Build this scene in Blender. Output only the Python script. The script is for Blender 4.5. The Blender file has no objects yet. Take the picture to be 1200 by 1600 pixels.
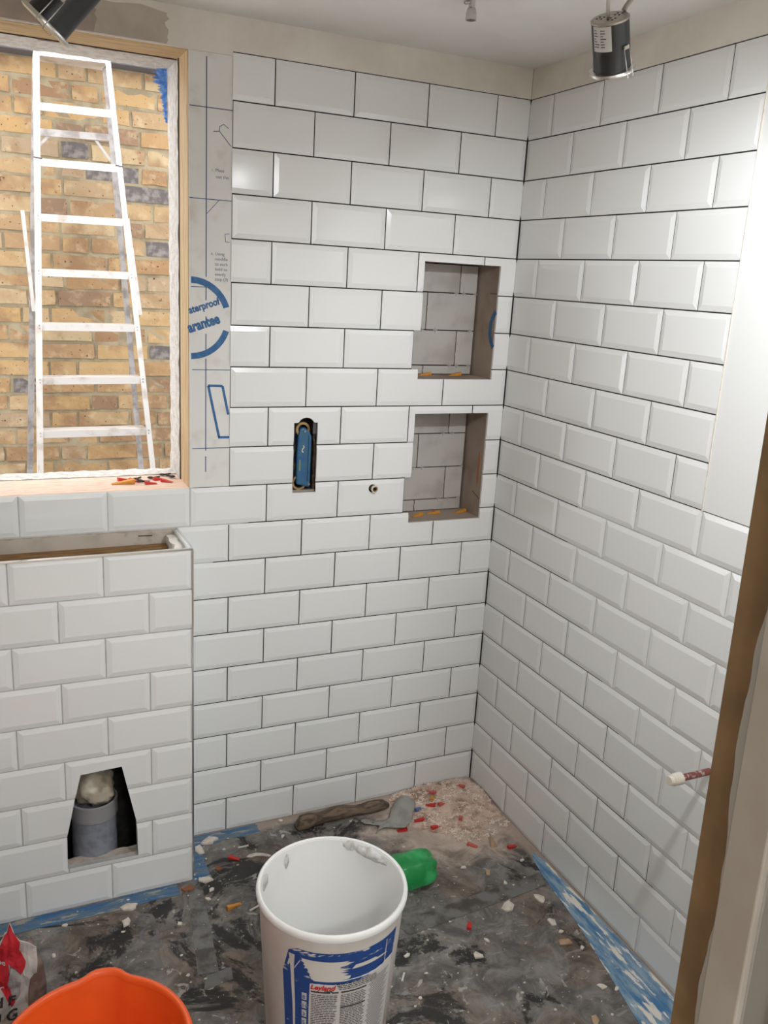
import bpy, bmesh, math, random
from mathutils import Vector, Matrix, noise
random.seed(7)
scene = bpy.context.scene
col = scene.collection
PI = math.pi

# ------------------------------------------------------------ camera, world, lights, exposure
cam_d = bpy.data.cameras.new('camera'); cam = bpy.data.objects.new('camera', cam_d); col.objects.link(cam)
cam_d.sensor_fit = 'VERTICAL'; cam_d.sensor_height = 24.0; cam_d.sensor_width = 18.0
cam_d.lens = 1361.2 / 1600 * 24.0
cam_d.clip_start = 0.02
CP = Vector((-1.3708, -2.1486, 1.5600))
RT = Vector((0.91006, -0.41076, 0.05531)); DN = Vector((-0.05787, -0.25808, -0.96439)); FW = Vector((0.41041, 0.87446, -0.25864))
mw = Matrix((( RT.x, -DN.x, -FW.x, CP.x), (RT.y, -DN.y, -FW.y, CP.y), (RT.z, -DN.z, -FW.z, CP.z), (0, 0, 0, 1)))
cam.matrix_world = mw
scene.camera = cam

world = bpy.data.worlds.new('world'); scene.world = world; world.use_nodes = True
bg = world.node_tree.nodes['Background']
bg.inputs[0].default_value = (0.93, 0.97, 1.0, 1); bg.inputs[1].default_value = 2.4   # overcast sky

scene.view_settings.view_transform = 'Standard'; scene.view_settings.look = 'None'
scene.view_settings.exposure = 0.70; scene.view_settings.gamma = 1.0
scene.view_settings.use_curve_mapping = False

HALL_FILL_W = 15.0        # fill lamp added in the unseen hall behind the doorway
ROOM_SPOT_W = 19.5        # lit downlight near the doorway

# ------------------------------------------------------------ materials
def new_mat(name):
    m = bpy.data.materials.new(name); m.use_nodes = True
    nt = m.node_tree; b = nt.nodes['Principled BSDF']
    return m, nt, b
def N(nt, t, **kw):
    n = nt.nodes.new(t)
    for k, v in kw.items(): setattr(n, k, v)
    return n
def rgba(c): return (c[0], c[1], c[2], 1.0)
def srgb(r, g, b):
    f = lambda v: ((v/255+0.055)/1.055)**2.4 if v/255 > 0.04045 else v/255/12.92
    return (f(r), f(g), f(b))
def mixc(nt, fac, a, b):
    m = N(nt, 'ShaderNodeMix', data_type='RGBA')
    if isinstance(fac, (int, float)): m.inputs[0].default_value = fac
    else: nt.links.new(fac, m.inputs[0])
    for s, v in ((m.inputs[6], a), (m.inputs[7], b)):
        if isinstance(v, tuple): s.default_value = rgba(v)
        else: nt.links.new(v, s)
    return m.outputs[2]
def noise_tex(nt, scale, detail=4, rough=0.55, stretch=None, coord='Object', dist=0.0, offset=None):
    tc = N(nt, 'ShaderNodeTexCoord'); n = N(nt, 'ShaderNodeTexNoise')
    n.inputs['Scale'].default_value = scale; n.inputs['Detail'].default_value = detail
    n.inputs['Roughness'].default_value = rough; n.inputs['Distortion'].default_value = dist
    if stretch or offset:
        mp = N(nt, 'ShaderNodeMapping')
        if stretch: mp.inputs['Scale'].default_value = stretch
        if offset: mp.inputs['Location'].default_value = offset
        nt.links.new(tc.outputs[coord], mp.inputs[0]); nt.links.new(mp.outputs[0], n.inputs['Vector'])
    else: nt.links.new(tc.outputs[coord], n.inputs['Vector'])
    return n.outputs[0]
def ramp(nt, fac, lo, hi):
    r = N(nt, 'ShaderNodeMapRange'); r.inputs['From Min'].default_value = lo; r.inputs['From Max'].default_value = hi
    r.interpolation_type = 'SMOOTHSTEP'
    nt.links.new(fac, r.inputs[0]); return r.outputs[0]
def mth(nt, op, a, b):
    m = N(nt, 'ShaderNodeMath', operation=op)
    for s, v in ((m.inputs[0], a), (m.inputs[1], b)):
        if isinstance(v, (int, float)): s.default_value = v
        else: nt.links.new(v, s)
    return m.outputs[0]
def bump(nt, b, h, strength=0.3, dist=0.002):
    n = N(nt, 'ShaderNodeBump'); n.inputs['Strength'].default_value = strength; n.inputs['Distance'].default_value = dist
    nt.links.new(h, n.inputs['Height']); nt.links.new(n.outputs[0], b.inputs['Normal'])
def plain(name, c, rough=0.6, metal=0.0, var=None, vscale=8, vlo=0.4, vhi=0.65, bmp=0.0, bscale=60, bdist=0.002, spec=None, stretch=None, detail=4):
    m, nt, b = new_mat(name)
    b.inputs['Base Color'].default_value = rgba(c); b.inputs['Roughness'].default_value = rough; b.inputs['Metallic'].default_value = metal
    if spec is not None: b.inputs['Specular IOR Level'].default_value = spec
    if var is not None:
        nt.links.new(mixc(nt, ramp(nt, noise_tex(nt, vscale, detail, stretch=stretch), vlo, vhi), c, var), b.inputs['Base Color'])
    if bmp: bump(nt, b, noise_tex(nt, bscale, 5, stretch=stretch), bmp, bdist)
    return m
M = {}
def tile_mat(name, c, c2, rough):
    m, nt, b = new_mat(name)
    oi = N(nt, 'ShaderNodeObjectInfo')
    base = mixc(nt, oi.outputs['Random'], c, c2)
    dust = ramp(nt, noise_tex(nt, 5, 5, coord='Object'), 0.55, 0.8)
    base2 = mixc(nt, mth(nt, 'MULTIPLY', dust, 0.12), base, (0.62, 0.58, 0.53))
    nt.links.new(base2, b.inputs['Base Color']); b.inputs['Roughness'].default_value = rough
    bump(nt, b, noise_tex(nt, 9, 2), 0.10, 0.002)
    return m
M['tile'] = tile_mat('white_glazed_tile', (0.87, 0.87, 0.86), (0.84, 0.843, 0.835), 0.15)
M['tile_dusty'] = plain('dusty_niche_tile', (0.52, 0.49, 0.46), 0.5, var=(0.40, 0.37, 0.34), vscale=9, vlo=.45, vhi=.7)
M['adhesive'] = plain('dark_joint', (0.016, 0.014, 0.012), 0.9, var=(0.03, 0.026, 0.022), vscale=40)
M['grout'] = plain('pale_grout', (0.54, 0.53, 0.51), 0.9, var=(0.44, 0.43, 0.41), vscale=30)
M['grout_white'] = plain('white_grout', (0.62, 0.61, 0.59), 0.9, var=(0.5, 0.49, 0.47), vscale=30)
M['plaster'] = plain('old_plaster', srgb(234, 227, 217), 0.85, var=srgb(224, 216, 205), vscale=7, bmp=0.15, bscale=25)
M['plaster_white'] = plain('white_paint', (0.84, 0.84, 0.83), 0.7, bmp=0.05, bscale=30)
M['ceiling'] = plain('ceiling_plaster', srgb(238, 235, 230), 0.85, var=srgb(232, 228, 222), vscale=4, bmp=0.12, bscale=14)
M['cement'] = plain('grey_cement_patch', srgb(196, 185, 172), 0.9, var=srgb(180, 169, 156), vscale=12, bmp=0.2, bscale=40)
M['cement_dark'] = plain('damp_cement_patch', srgb(164, 150, 139), 0.9, var=srgb(182, 163, 148), vscale=14, bmp=0.2, bscale=40)
M['board'] = plain('tile_backer_board', srgb(230, 228, 224), 0.75, var=srgb(216, 208, 198), vscale=16, vlo=.5, vhi=.75)
M['print_blue'] = plain('blue_print', srgb(48, 98, 150), 0.6, var=srgb(62, 112, 160), vscale=60)
M['print_navy'] = plain('thin_blue_print', srgb(62, 88, 132), 0.6)
M['print_grey'] = plain('small_grey_print', srgb(112, 122, 138), 0.6)
M['pine'] = plain('raw_pine', srgb(205, 178, 138), 0.7, var=srgb(178, 142, 98), vscale=14, stretch=(14, 14, 0.7), vlo=.42, vhi=.7, bmp=.12, bscale=30)
M['pine_h'] = plain('raw_pine_head', srgb(205, 178, 138), 0.7, var=srgb(172, 136, 94), vscale=14, stretch=(0.7, 14, 14), vlo=.42, vhi=.7, bmp=.12, bscale=30)
M['sill'] = plain('dusty_sill_timber', srgb(226, 198, 178), 0.75, var=srgb(205, 164, 140), vscale=10, stretch=(2, 10, 10), vlo=.45, vhi=.75, bmp=.15, bscale=30)
M['render'] = plain('rough_white_render', srgb(214, 208, 202), 0.95, var=srgb(196, 186, 178), vscale=60, bmp=0.9, bscale=160, bdist=0.004)
M['dark_crack'] = plain('dark_gap', (0.05, 0.035, 0.025), 0.95)
M['mortar'] = plain('lime_mortar', srgb(154, 139, 112), 0.95, var=srgb(132, 117, 93), vscale=12, bmp=0.7, bscale=90, bdist=.004)
def brick_mat(name, cols):
    m, nt, b = new_mat(name)
    oi = N(nt, 'ShaderNodeObjectInfo'); cr = N(nt, 'ShaderNodeValToRGB'); nt.links.new(oi.outputs['Random'], cr.inputs[0])
    e = cr.color_ramp.elements
    while len(e) < len(cols): e.new(0.5)
    for i, c in enumerate(cols): e[i].position = i/(len(cols)-1); e[i].color = rgba(c)
    tc = N(nt, 'ShaderNodeTexCoord')
    ge = N(nt, 'ShaderNodeNewGeometry')
    n1 = N(nt, 'ShaderNodeTexNoise'); n1.inputs['Scale'].default_value = 26; n1.inputs['Detail'].default_value = 6
    nt.links.new(ge.outputs['Position'], n1.inputs['Vector'])
    n2 = N(nt, 'ShaderNodeTexNoise'); n2.inputs['Scale'].default_value = 9; n2.inputs['Detail'].default_value = 3
    nt.links.new(ge.outputs['Position'], n2.inputs['Vector'])
    n3 = N(nt, 'ShaderNodeTexNoise'); n3.inputs['Scale'].default_value = 75; n3.inputs['Detail'].default_value = 2
    nt.links.new(ge.outputs['Position'], n3.inputs['Vector'])
    c1 = mixc(nt, ramp(nt, n2.outputs[0], .45, .7), cr.outputs[0], srgb(140, 108, 78))
    c2 = mixc(nt, mth(nt, 'MULTIPLY', ramp(nt, n1.outputs[0], .5, .75), .6), c1, srgb(182, 160, 126))
    c3 = mixc(nt, ramp(nt, n3.outputs[0], .66, .72), c2, srgb(86, 60, 44))
    nt.links.new(c3, b.inputs['Base Color']); b.inputs['Roughness'].default_value = 0.95
    bump(nt, b, n1.outputs[0], .8, .006)
    return m
M['brick'] = brick_mat('stock_brick', [srgb(164, 130, 90), srgb(174, 143, 100), srgb(150, 116, 82), srgb(172, 150, 117), srgb(160, 126, 86), srgb(154, 132, 106), srgb(172, 138, 92), srgb(140, 108, 80), srgb(126, 102, 84)])
M['brick_dark'] = plain('burnt_brick', srgb(92, 84, 82), 0.9, var=srgb(132, 122, 116), vscale=30, bmp=.6, bscale=80)
M['alu'] = plain('painted_aluminium', srgb(210, 202, 196), 0.5, 0.15, var=srgb(176, 160, 146), vscale=14, vlo=.5, vhi=.75)
M['alu_raw'] = plain('dull_aluminium', srgb(196, 190, 188), 0.4, 0.6, var=srgb(160, 150, 146), vscale=20)
M['gutter'] = plain('dark_gutter', srgb(84, 80, 84), 0.6)
M['blue_film'] = plain('blue_film', srgb(70, 140, 240), 0.5, var=srgb(150, 195, 250), vscale=60)
M['niche_board'] = plain('dusty_niche_board', srgb(168, 152, 138), 0.85, var=srgb(146, 124, 108), vscale=9, vlo=.4, vhi=.7, bmp=.1, bscale=40)
M['orange_stain'] = plain('orange_dust', srgb(178, 120, 90), 0.9)
M['wedge_orange'] = plain('orange_wedge', srgb(220, 150, 50), 0.45, var=srgb(190, 120, 50), vscale=60)
M['wedge_red'] = plain('red_wedge', srgb(206, 44, 40), 0.45, var=srgb(186, 60, 54), vscale=60)
M['wedge_dustyred'] = plain('dusty_red_wedge', srgb(206, 100, 92), 0.6)
M['wedge_blue'] = plain('blue_wedge', srgb(96, 120, 170), 0.5)
M['wedge_black'] = plain('black_clip', srgb(40, 34, 34), 0.5)
M['spacer'] = plain('white_spacer', srgb(190, 184, 178), 0.4)
M['spacer_pink'] = plain('dusty_spacer', srgb(246, 230, 218), 0.6, var=srgb(224, 194, 176), vscale=30)
M['valve_blue'] = plain('blue_valve_cover', srgb(44, 92, 138), 0.45, var=srgb(58, 104, 128), vscale=30, bmp=.3, bscale=30)
M['valve_green'] = plain('chipped_green', srgb(120, 140, 110), 0.6)
M['brass'] = plain('dull_brass', srgb(176, 148, 106), 0.4, 0.7, var=srgb(120, 96, 66), vscale=50)
M['muck'] = plain('dark_recess', srgb(58, 46, 38), 0.95, var=srgb(92, 74, 60), vscale=60, bmp=1.0, bscale=60, bdist=.01)
M['copper'] = plain('painted_copper', srgb(150, 92, 84), 0.4, 0.6, var=srgb(206, 190, 184), vscale=90, vlo=.5, vhi=.62)
M['cap_white'] = plain('cream_cap', srgb(226, 218, 204), 0.45, var=srgb(190, 176, 158), vscale=60, vlo=.55, vhi=.75)
M['trim'] = plain('chrome_trim', (0.82, 0.82, 0.82), 0.18, 1.0)
M['chrome'] = plain('chrome', (0.62, 0.60, 0.58), 0.34, 1.0)
M['steel'] = plain('zinc_plate', srgb(166, 158, 148), 0.4, 0.7)
M['black'] = plain('black_can', srgb(34, 34, 38), 0.42, var=srgb(60, 60, 64), vscale=40, vlo=.55, vhi=.75)
M['black_hole'] = plain('hole_black', (0.012, 0.011, 0.010), 0.8)
M['sticker'] = plain('white_sticker', srgb(206, 204, 200), 0.6)
M['ink'] = plain('black_ink', srgb(52, 50, 50), 0.6)
M['cable'] = plain('white_cable', srgb(198, 196, 190), 0.5)
M['cable_grey'] = plain('grey_flex', srgb(160, 154, 142), 0.5)
M['soil_pipe'] = plain('grey_soil_pipe', srgb(142, 146, 156), 0.4, var=srgb(124, 126, 134), vscale=40)
M['soil_collar'] = plain('grey_soil_collar', srgb(150, 148, 150), 0.4)
M['board_raw'] = plain('plasterboard_edge', srgb(196, 186, 174), 0.9, var=srgb(176, 162, 148), vscale=40)
M['batten'] = plain('brown_batten', srgb(150, 116, 74), 0.8, var=srgb(120, 88, 54), vscale=20, stretch=(1, 12, 12))
M['mdf'] = plain('raw_mdf', srgb(122, 96, 64), 0.75, var=srgb(106, 82, 54), vscale=10, vlo=.35, vhi=.7)
def mdf_painted():
    m, nt, b = new_mat('mdf_with_brushed_paint')
    tc = N(nt, 'ShaderNodeTexCoord'); sx = N(nt, 'ShaderNodeSeparateXYZ'); nt.links.new(tc.outputs['Object'], sx.inputs[0])
    n = noise_tex(nt, 7, 5, stretch=(6, 3, 0.8)); n2 = noise_tex(nt, 3.1, 3, stretch=(1, 1, 1), offset=(0, 0, 3.3))
    # paint brushed over from the near side, ragged edge
    lim = mth(nt, 'ADD', mth(nt, 'MULTIPLY', n2, 0.06), -1.6375)
    edge = mth(nt, 'ADD', lim, mth(nt, 'MULTIPLY', n, 0.012))
    f = mth(nt, 'LESS_THAN', sx.outputs['Y'], edge)
    base = mixc(nt, ramp(nt, noise_tex(nt, 10), .35, .7), srgb(134, 106, 72), srgb(114, 89, 60))
    nt.links.new(mixc(nt, f, base, srgb(180, 177, 170)), b.inputs['Base Color']); b.inputs['Roughness'].default_value = .7
    return m
M['mdf_painted'] = mdf_painted()
M['jamb_paint'] = plain('dusty_jamb_paint', srgb(172, 163, 153), 0.6, var=srgb(160, 150, 139), vscale=5)
M['jamb_paint2'] = plain('grey_jamb_paint', srgb(150, 148, 141), 0.6)
M['bucket'] = plain('white_bucket_plastic', (0.86, 0.85, 0.83), 0.42, var=(0.80, 0.775, 0.74), vscale=6, vlo=.5, vhi=.8)
M['bucket_dirty'] = plain('dusty_bucket_outside', (0.72, 0.68, 0.635), 0.5, var=(0.60, 0.535, 0.485), vscale=5, vlo=.35, vhi=.7)
M['bucket_plaster'] = plain('dried_plaster', (0.70, 0.69, 0.67), 0.8, var=(0.5, 0.48, 0.45), vscale=40, bmp=.5, bscale=60)
M['label_blue'] = None
def label_mat():
    m, nt, b = new_mat('scuffed_blue_label')
    a = ramp(nt, noise_tex(nt, 11, 6, .6, stretch=(1.5, 1.5, 5), offset=(3, 1, 0)), .60, .66)
    nt.links.new(mixc(nt, a, srgb(34, 72, 140), srgb(206, 204, 206)), b.inputs['Base Color']); b.inputs['Roughness'].default_value = .45
    return m
M['label_blue'] = label_mat()
M['label_white'] = plain('white_label_panel', srgb(214, 210, 206), 0.5)
M['label_red'] = plain('red_logo', srgb(214, 36, 40), 0.5)
M['orange'] = plain('orange_bucket', srgb(236, 92, 32), 0.38, var=srgb(222, 80, 26), vscale=6)
M['bag_red'] = plain('red_paper_sack', srgb(196, 34, 46), 0.7, var=srgb(176, 30, 42), vscale=12, bmp=.2, bscale=40)
M['bag_white'] = plain('white_paper_sack', srgb(206, 200, 194), 0.75, var=srgb(190, 182, 174), vscale=12, bmp=.2, bscale=40)
M['bag_grey'] = plain('grey_sack_print', srgb(140, 132, 132), 0.75, var=srgb(168, 160, 158), vscale=60)
def green_mat():
    m, nt, b = new_mat('green_plastic_bottle')
    b.inputs['Base Color'].default_value = (0.05, 0.72, 0.20, 1); b.inputs['Roughness'].default_value = 0.05
    b.inputs['Transmission Weight'].default_value = 0.35; b.inputs['IOR'].default_value = 1.5
    nt.links.new(mixc(nt, ramp(nt, noise_tex(nt, 14, 3), .4, .65), (0.02, 0.36, 0.09), (0.08, 0.66, 0.22)), b.inputs['Base Color'])
    return m
M['green'] = green_mat()
M['cap_green'] = plain('dark_green_cap', srgb(20, 90, 50), .4)
M['old_wood'] = plain('dirty_wood', srgb(122, 104, 86), 0.9, var=srgb(82, 70, 58), vscale=10, stretch=(2, 8, 8), vlo=.4, vhi=.6, bmp=.5, bscale=40)
M['rag'] = plain('grey_rag', srgb(160, 158, 152), 0.8, var=srgb(140, 136, 130), vscale=20)
M['flake'] = plain('plaster_flake', srgb(222, 214, 202), 0.9, var=srgb(204, 192, 178), vscale=60)
M['flake_tan'] = plain('tan_crumb', srgb(186, 158, 130), 0.9, var=srgb(168, 138, 110), vscale=60)
M['flake_brown'] = plain('brown_crumb', srgb(140, 92, 66), 0.9)
M['plastic_bag'] = plain('crumpled_plastic_bag', srgb(196, 186, 168), 0.35, var=srgb(170, 158, 138), vscale=30, bmp=.4, bscale=40)
M['hall_white'] = plain('hall_white', (0.75, 0.74, 0.72), .8)
M['ground'] = plain('outside_paving', srgb(120, 114, 106), .9, var=srgb(98, 92, 86), vscale=8)
def floor_mat():
    m, nt, b = new_mat('filthy_floor_membrane')
    black = (0.014, 0.013, 0.013)
    n1 = noise_tex(nt, 3.4, 8, .62, dist=.4); n2 = noise_tex(nt, 9.0, 8, .65, offset=(4, 2, 0), dist=.6)
    n3 = noise_tex(nt, 5.0, 6, .6, offset=(9, 7, 0)); n4 = noise_tex(nt, 26, 6, .65, stretch=(1, 1, 1), offset=(2, 8, 0), dist=1.0)
    n5 = noise_tex(nt, 70, 3, .6)
    tc = N(nt, 'ShaderNodeTexCoord'); sx = N(nt, 'ShaderNodeSeparateXYZ'); nt.links.new(tc.outputs['Object'], sx.inputs[0])
    n6 = noise_tex(nt, 4.2, 10, .72, offset=(1, 3, 0), dist=1.2); n7 = noise_tex(nt, 15, 8, .7, offset=(6, 2, 0), dist=.8)
    n8 = noise_tex(nt, 16, 6, .65, stretch=(1, 3.5, 1), offset=(5, 5, 0), dist=.8); n9 = noise_tex(nt, 2.2, 4, .6, offset=(7.3, 1.1, 0))
    grey = mixc(nt, ramp(nt, n7, .35, .68), (0.10, 0.094, 0.088), (0.27, 0.25, 0.23))
    brown = mixc(nt, ramp(nt, n7, .35, .65), (0.10, 0.075, 0.058), (0.25, 0.195, 0.155))
    c = mixc(nt, ramp(nt, n3, .47, .60), grey, brown)
    blk = ramp(nt, mth(nt, 'ADD', mth(nt, 'MULTIPLY', n6, .75), mth(nt, 'MULTIPLY', n9, .25)), .512, .552)
    c = mixc(nt, mth(nt, 'MULTIPLY', blk, .92), c, black)
    c = mixc(nt, mth(nt, 'MULTIPLY', ramp(nt, n8, .60, .68), .6), c, (0.33, 0.32, 0.31))
    c = mixc(nt, mth(nt, 'MULTIPLY', ramp(nt, n4, .61, .66), .8), c, (0.46, 0.43, 0.39))
    c = mixc(nt, mth(nt, 'MULTIPLY', ramp(nt, n5, .66, .74), .6), c, (0.42, 0.39, 0.35))
    # brick dust swept into the far corner
    px = mth(nt, 'ADD', sx.outputs['X'], .14); py = mth(nt, 'ADD', sx.outputs['Y'], .08)
    d = mth(nt, 'SQRT', mth(nt, 'ADD', mth(nt, 'MULTIPLY', px, px), mth(nt, 'MULTIPLY', mth(nt, 'MULTIPLY', py, py), 1.0)), 0)
    d2 = mth(nt, 'ADD', d, mth(nt, 'MULTIPLY', mth(nt, 'ADD', n2, -.5), .35))
    inv = mth(nt, 'SUBTRACT', 1.0, ramp(nt, d2, .22, .34))
    c = mixc(nt, inv, c, mixc(nt, ramp(nt, n7, .3, .7), (0.44, 0.345, 0.28), (0.68, 0.56, 0.475)))
    # strip of dust along the walls
    e = mth(nt, 'ADD', mth(nt, 'MAXIMUM', sx.outputs['X'], mth(nt, 'ADD', sx.outputs['Y'], .0)), mth(nt, 'MULTIPLY', mth(nt, 'ADD', n2, -.5), .06))
    c = mixc(nt, mth(nt, 'MULTIPLY', ramp(nt, e, -.045, -.02), .8), c, (0.45, 0.35, 0.285))
    nt.links.new(c, b.inputs['Base Color'])
    r = N(nt, 'ShaderNodeMapRange'); nt.links.new(n2, r.inputs[0]); r.inputs['To Min'].default_value = .35; r.inputs['To Max'].default_value = .8
    nt.links.new(r.outputs[0], b.inputs['Roughness'])
    bump(nt, b, n4, .35, .004)
    return m
M['floor'] = floor_mat()
def tape_mat(name, c, c2, white, stretch, thr):
    m, nt, b = new_mat(name)
    a = noise_tex(nt, 10, 5, .6, stretch=stretch); w = noise_tex(nt, 9, 6, .6, stretch=stretch, offset=(3, 5, 0))
    col_ = mixc(nt, ramp(nt, a, .35, .65), c, c2)
    nt.links.new(mixc(nt, ramp(nt, w, thr, thr+.05), col_, white), b.inputs['Base Color']); b.inputs['Roughness'].default_value = .45
    return m
M['tape_right'] = tape_mat('blue_tape_smeared', srgb(70, 122, 166), srgb(150, 172, 186), srgb(232, 225, 214), (6, 1.2, 1), .535)
M['tape_left'] = tape_mat('blue_tape_dirty', srgb(46, 100, 150), srgb(104, 122, 132), srgb(158, 155, 146), (1.2, 6, 1), .55)
M['tape_grey'] = plain('grey_tape', srgb(118, 117, 114), 0.4, var=srgb(78, 72, 68), vscale=22, vlo=.42, vhi=.62, detail=7)
M['dust'] = plain('pink_brick_dust', srgb(222, 196, 178), 0.95, var=srgb(164, 138, 120), vscale=22, bmp=.8, bscale=90, bdist=.006)
M['faint_print'] = plain('faint_floor_print', srgb(120, 118, 118), .6, var=srgb(92, 90, 90), vscale=30)
M['lamp_glow'], _nt, _b = new_mat('lamp_glow')
_b.inputs['Emission Color'].default_value = (1, .95, .88, 1); _b.inputs['Emission Strength'].default_value = 6.0

# ------------------------------------------------------------ mesh helpers
class MB:
    def __init__(s): s.v = []; s.f = []
    def add(s, vs, fs):
        o = len(s.v); s.v += [tuple(v) for v in vs]; s.f += [tuple(i+o for i in f) for f in fs]; return s
    def box(s, x0, x1, y0, y1, z0, z1):
        x0, x1 = sorted((x0, x1)); y0, y1 = sorted((y0, y1)); z0, z1 = sorted((z0, z1))
        return s.add([(x0,y0,z0),(x1,y0,z0),(x1,y1,z0),(x0,y1,z0),(x0,y0,z1),(x1,y0,z1),(x1,y1,z1),(x0,y1,z1)],
                     [(0,3,2,1),(4,5,6,7),(0,1,5,4),(1,2,6,5),(2,3,7,6),(3,0,4,7)])
    def bar(s, p0, p1, w, t, up=(0,1,0)):
        p0 = Vector(p0); p1 = Vector(p1); d = (p1-p0).normalized(); u = Vector(up); a = d.cross(u).normalized(); u = a.cross(d).normalized()
        vs = []
        for p in (p0, p1):
            for i, j in ((-1,-1),(1,-1),(1,1),(-1,1)): vs.append(p + a*(w/2*i) + u*(t/2*j))
        return s.add(vs, [(0,1,2,3),(7,6,5,4),(0,4,5,1),(1,5,6,2),(2,6,7,3),(3,7,4,0)])
    def cyl(s, p0, p1, r0, r1=None, n=16, caps=True):
        r1 = r0 if r1 is None else r1
        p0 = Vector(p0); p1 = Vector(p1); d = (p1-p0).normalized()
        a = d.orthogonal().normalized(); b = d.cross(a)
        vs = []
        for p, r in ((p0, r0), (p1, r1)):
            for i in range(n):
                t = 2*PI*i/n; vs.append(p + a*(r*math.cos(t)) + b*(r*math.sin(t)))
        fs = [(i, (i+1) % n, n+(i+1) % n, n+i) for i in range(n)]
        if caps: fs += [tuple(reversed(range(n))), tuple(range(n, 2*n))]
        return s.add(vs, fs)
    def tube(s, pts, r, n=8, caps=True):
        pts = [Vector(p) for p in pts]; rs = r if isinstance(r, (list, tuple)) else [r]*len(pts)
        vs = []; a = None
        for i, p in enumerate(pts):
            d = (pts[min(i+1, len(pts)-1)] - pts[max(i-1, 0)]).normalized()
            if a is None: a = d.orthogonal().normalized()
            a = (a - d*a.dot(d)).normalized(); b = d.cross(a)
            for k in range(n):
                t = 2*PI*k/n; vs.append(p + a*(rs[i]*math.cos(t)) + b*(rs[i]*math.sin(t)))
        fs = []
        for i in range(len(pts)-1):
            for k in range(n): fs.append((i*n+k, i*n+(k+1) % n, (i+1)*n+(k+1) % n, (i+1)*n+k))
        if caps: fs += [tuple(reversed(range(n))), tuple(range((len(pts)-1)*n, len(pts)*n))]
        return s.add(vs, fs)
    def lathe(s, prof, n=32, fn=None):
        vs = []
        for r, z in prof:
            for k in range(n):
                t = 2*PI*k/n; rr, zz = (r, z) if fn is None else fn(r, z, t)
                vs.append((rr*math.cos(t), rr*math.sin(t), zz))
        fs = []
        for i in range(len(prof)-1):
            for k in range(n): fs.append((i*n+k, i*n+(k+1) % n, (i+1)*n+(k+1) % n, (i+1)*n+k))
        if prof[0][0] > 1e-6: fs.append(tuple(reversed(range(n)))) if False else None
        return s.add(vs, [f for f in fs if f])
    def prism(s, poly, y0, y1):                # polygon in x,z extruded along y
        n = len(poly); vs = [(x, y0, z) for x, z in poly] + [(x, y1, z) for x, z in poly]
        return s.add(vs, [tuple(range(n)), tuple(reversed(range(n, 2*n)))] + [(i, n+i, n+(i+1) % n, (i+1) % n) for i in range(n)])
    def flat(s, poly, z0, z1):                 # polygon in x,y extruded along z
        n = len(poly); vs = [(x, y, z0) for x, y in poly] + [(x, y, z1) for x, y in poly]
        return s.add(vs, [tuple(reversed(range(n))), tuple(range(n, 2*n))] + [(i, (i+1) % n, n+(i+1) % n, n+i) for i in range(n)])
    def xform(s, m): s.v = [tuple(m @ Vector(v)) for v in s.v]; return s
    def mesh(s, name, mat, smooth=False, fix=True):
        me = bpy.data.meshes.new(name); me.from_pydata(s.v, [], s.f); me.update()
        if fix:
            bm = bmesh.new(); bm.from_mesh(me); bmesh.ops.recalc_face_normals(bm, faces=bm.faces); bm.to_mesh(me); bm.free()
        if mat is not None: me.materials.append(mat)
        if smooth:
            for p in me.polygons: p.use_smooth = True
        return me
    def build(s, name, mat, parent=None, smooth=False, bevel=0, sharp=None, fix=True, loc=None):
        o = bpy.data.objects.new(name, s.mesh(name, mat, smooth, fix)); col.objects.link(o)
        if parent is not None: o.parent = parent
        if loc: o.location = loc
        if bevel:
            md = o.modifiers.new('bevel', 'BEVEL'); md.width = bevel; md.segments = 2; md.limit_method = 'ANGLE'
        if smooth and sharp:
            bm = bmesh.new(); bm.from_mesh(o.data)
            for e in bm.edges:
                if len(e.link_faces) == 2 and e.calc_face_angle() > sharp: e.smooth = False
            bm.to_mesh(o.data); bm.free()
        return o
def tag(o, label=None, cat=None, group=None, kind=None):
    if label: o['label'] = label
    if cat: o['category'] = cat
    if group: o['group'] = group
    if kind: o['kind'] = kind
    return o
def empty(name, loc=(0,0,0), rz=0.0, label=None, cat=None, group=None, kind=None):
    o = bpy.data.objects.new(name, None); col.objects.link(o); o.location = loc; o.rotation_euler = (0,0,rz); o.empty_display_size = .05
    return tag(o, label, cat, group, kind)
def link_obj(name, me, parent=None, loc=(0,0,0), rot=(0,0,0)):
    o = bpy.data.objects.new(name, me); col.objects.link(o); o.location = loc; o.rotation_euler = rot
    if parent is not None: o.parent = parent
    return o
def boolean_cut(me, cutter_mb, name):
    a = bpy.data.objects.new('tmp_a', me); b = bpy.data.objects.new('tmp_b', cutter_mb.mesh('tmp', None))
    col.objects.link(a); col.objects.link(b)
    md = a.modifiers.new('b', 'BOOLEAN'); md.object = b; md.operation = 'DIFFERENCE'; md.solver = 'EXACT'
    bpy.context.view_layer.update(); dg = bpy.context.evaluated_depsgraph_get()
    out = bpy.data.meshes.new_from_object(a.evaluated_get(dg)); out.name = name
    bpy.data.objects.remove(a); bpy.data.objects.remove(b)
    return out
def text_mesh(body, size, shear=0.0, bold=0.0, ext=0.0):
    cu = bpy.data.curves.new('txt', 'FONT'); cu.body = body; cu.size = size; cu.shear = shear; cu.offset = bold; cu.extrude = ext; cu.resolution_u = 3
    o = bpy.data.objects.new('txt', cu); col.objects.link(o); bpy.context.view_layer.update()
    me = bpy.data.meshes.new_from_object(o.evaluated_get(bpy.context.evaluated_depsgraph_get()))
    bpy.data.objects.remove(o); return me
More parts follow.
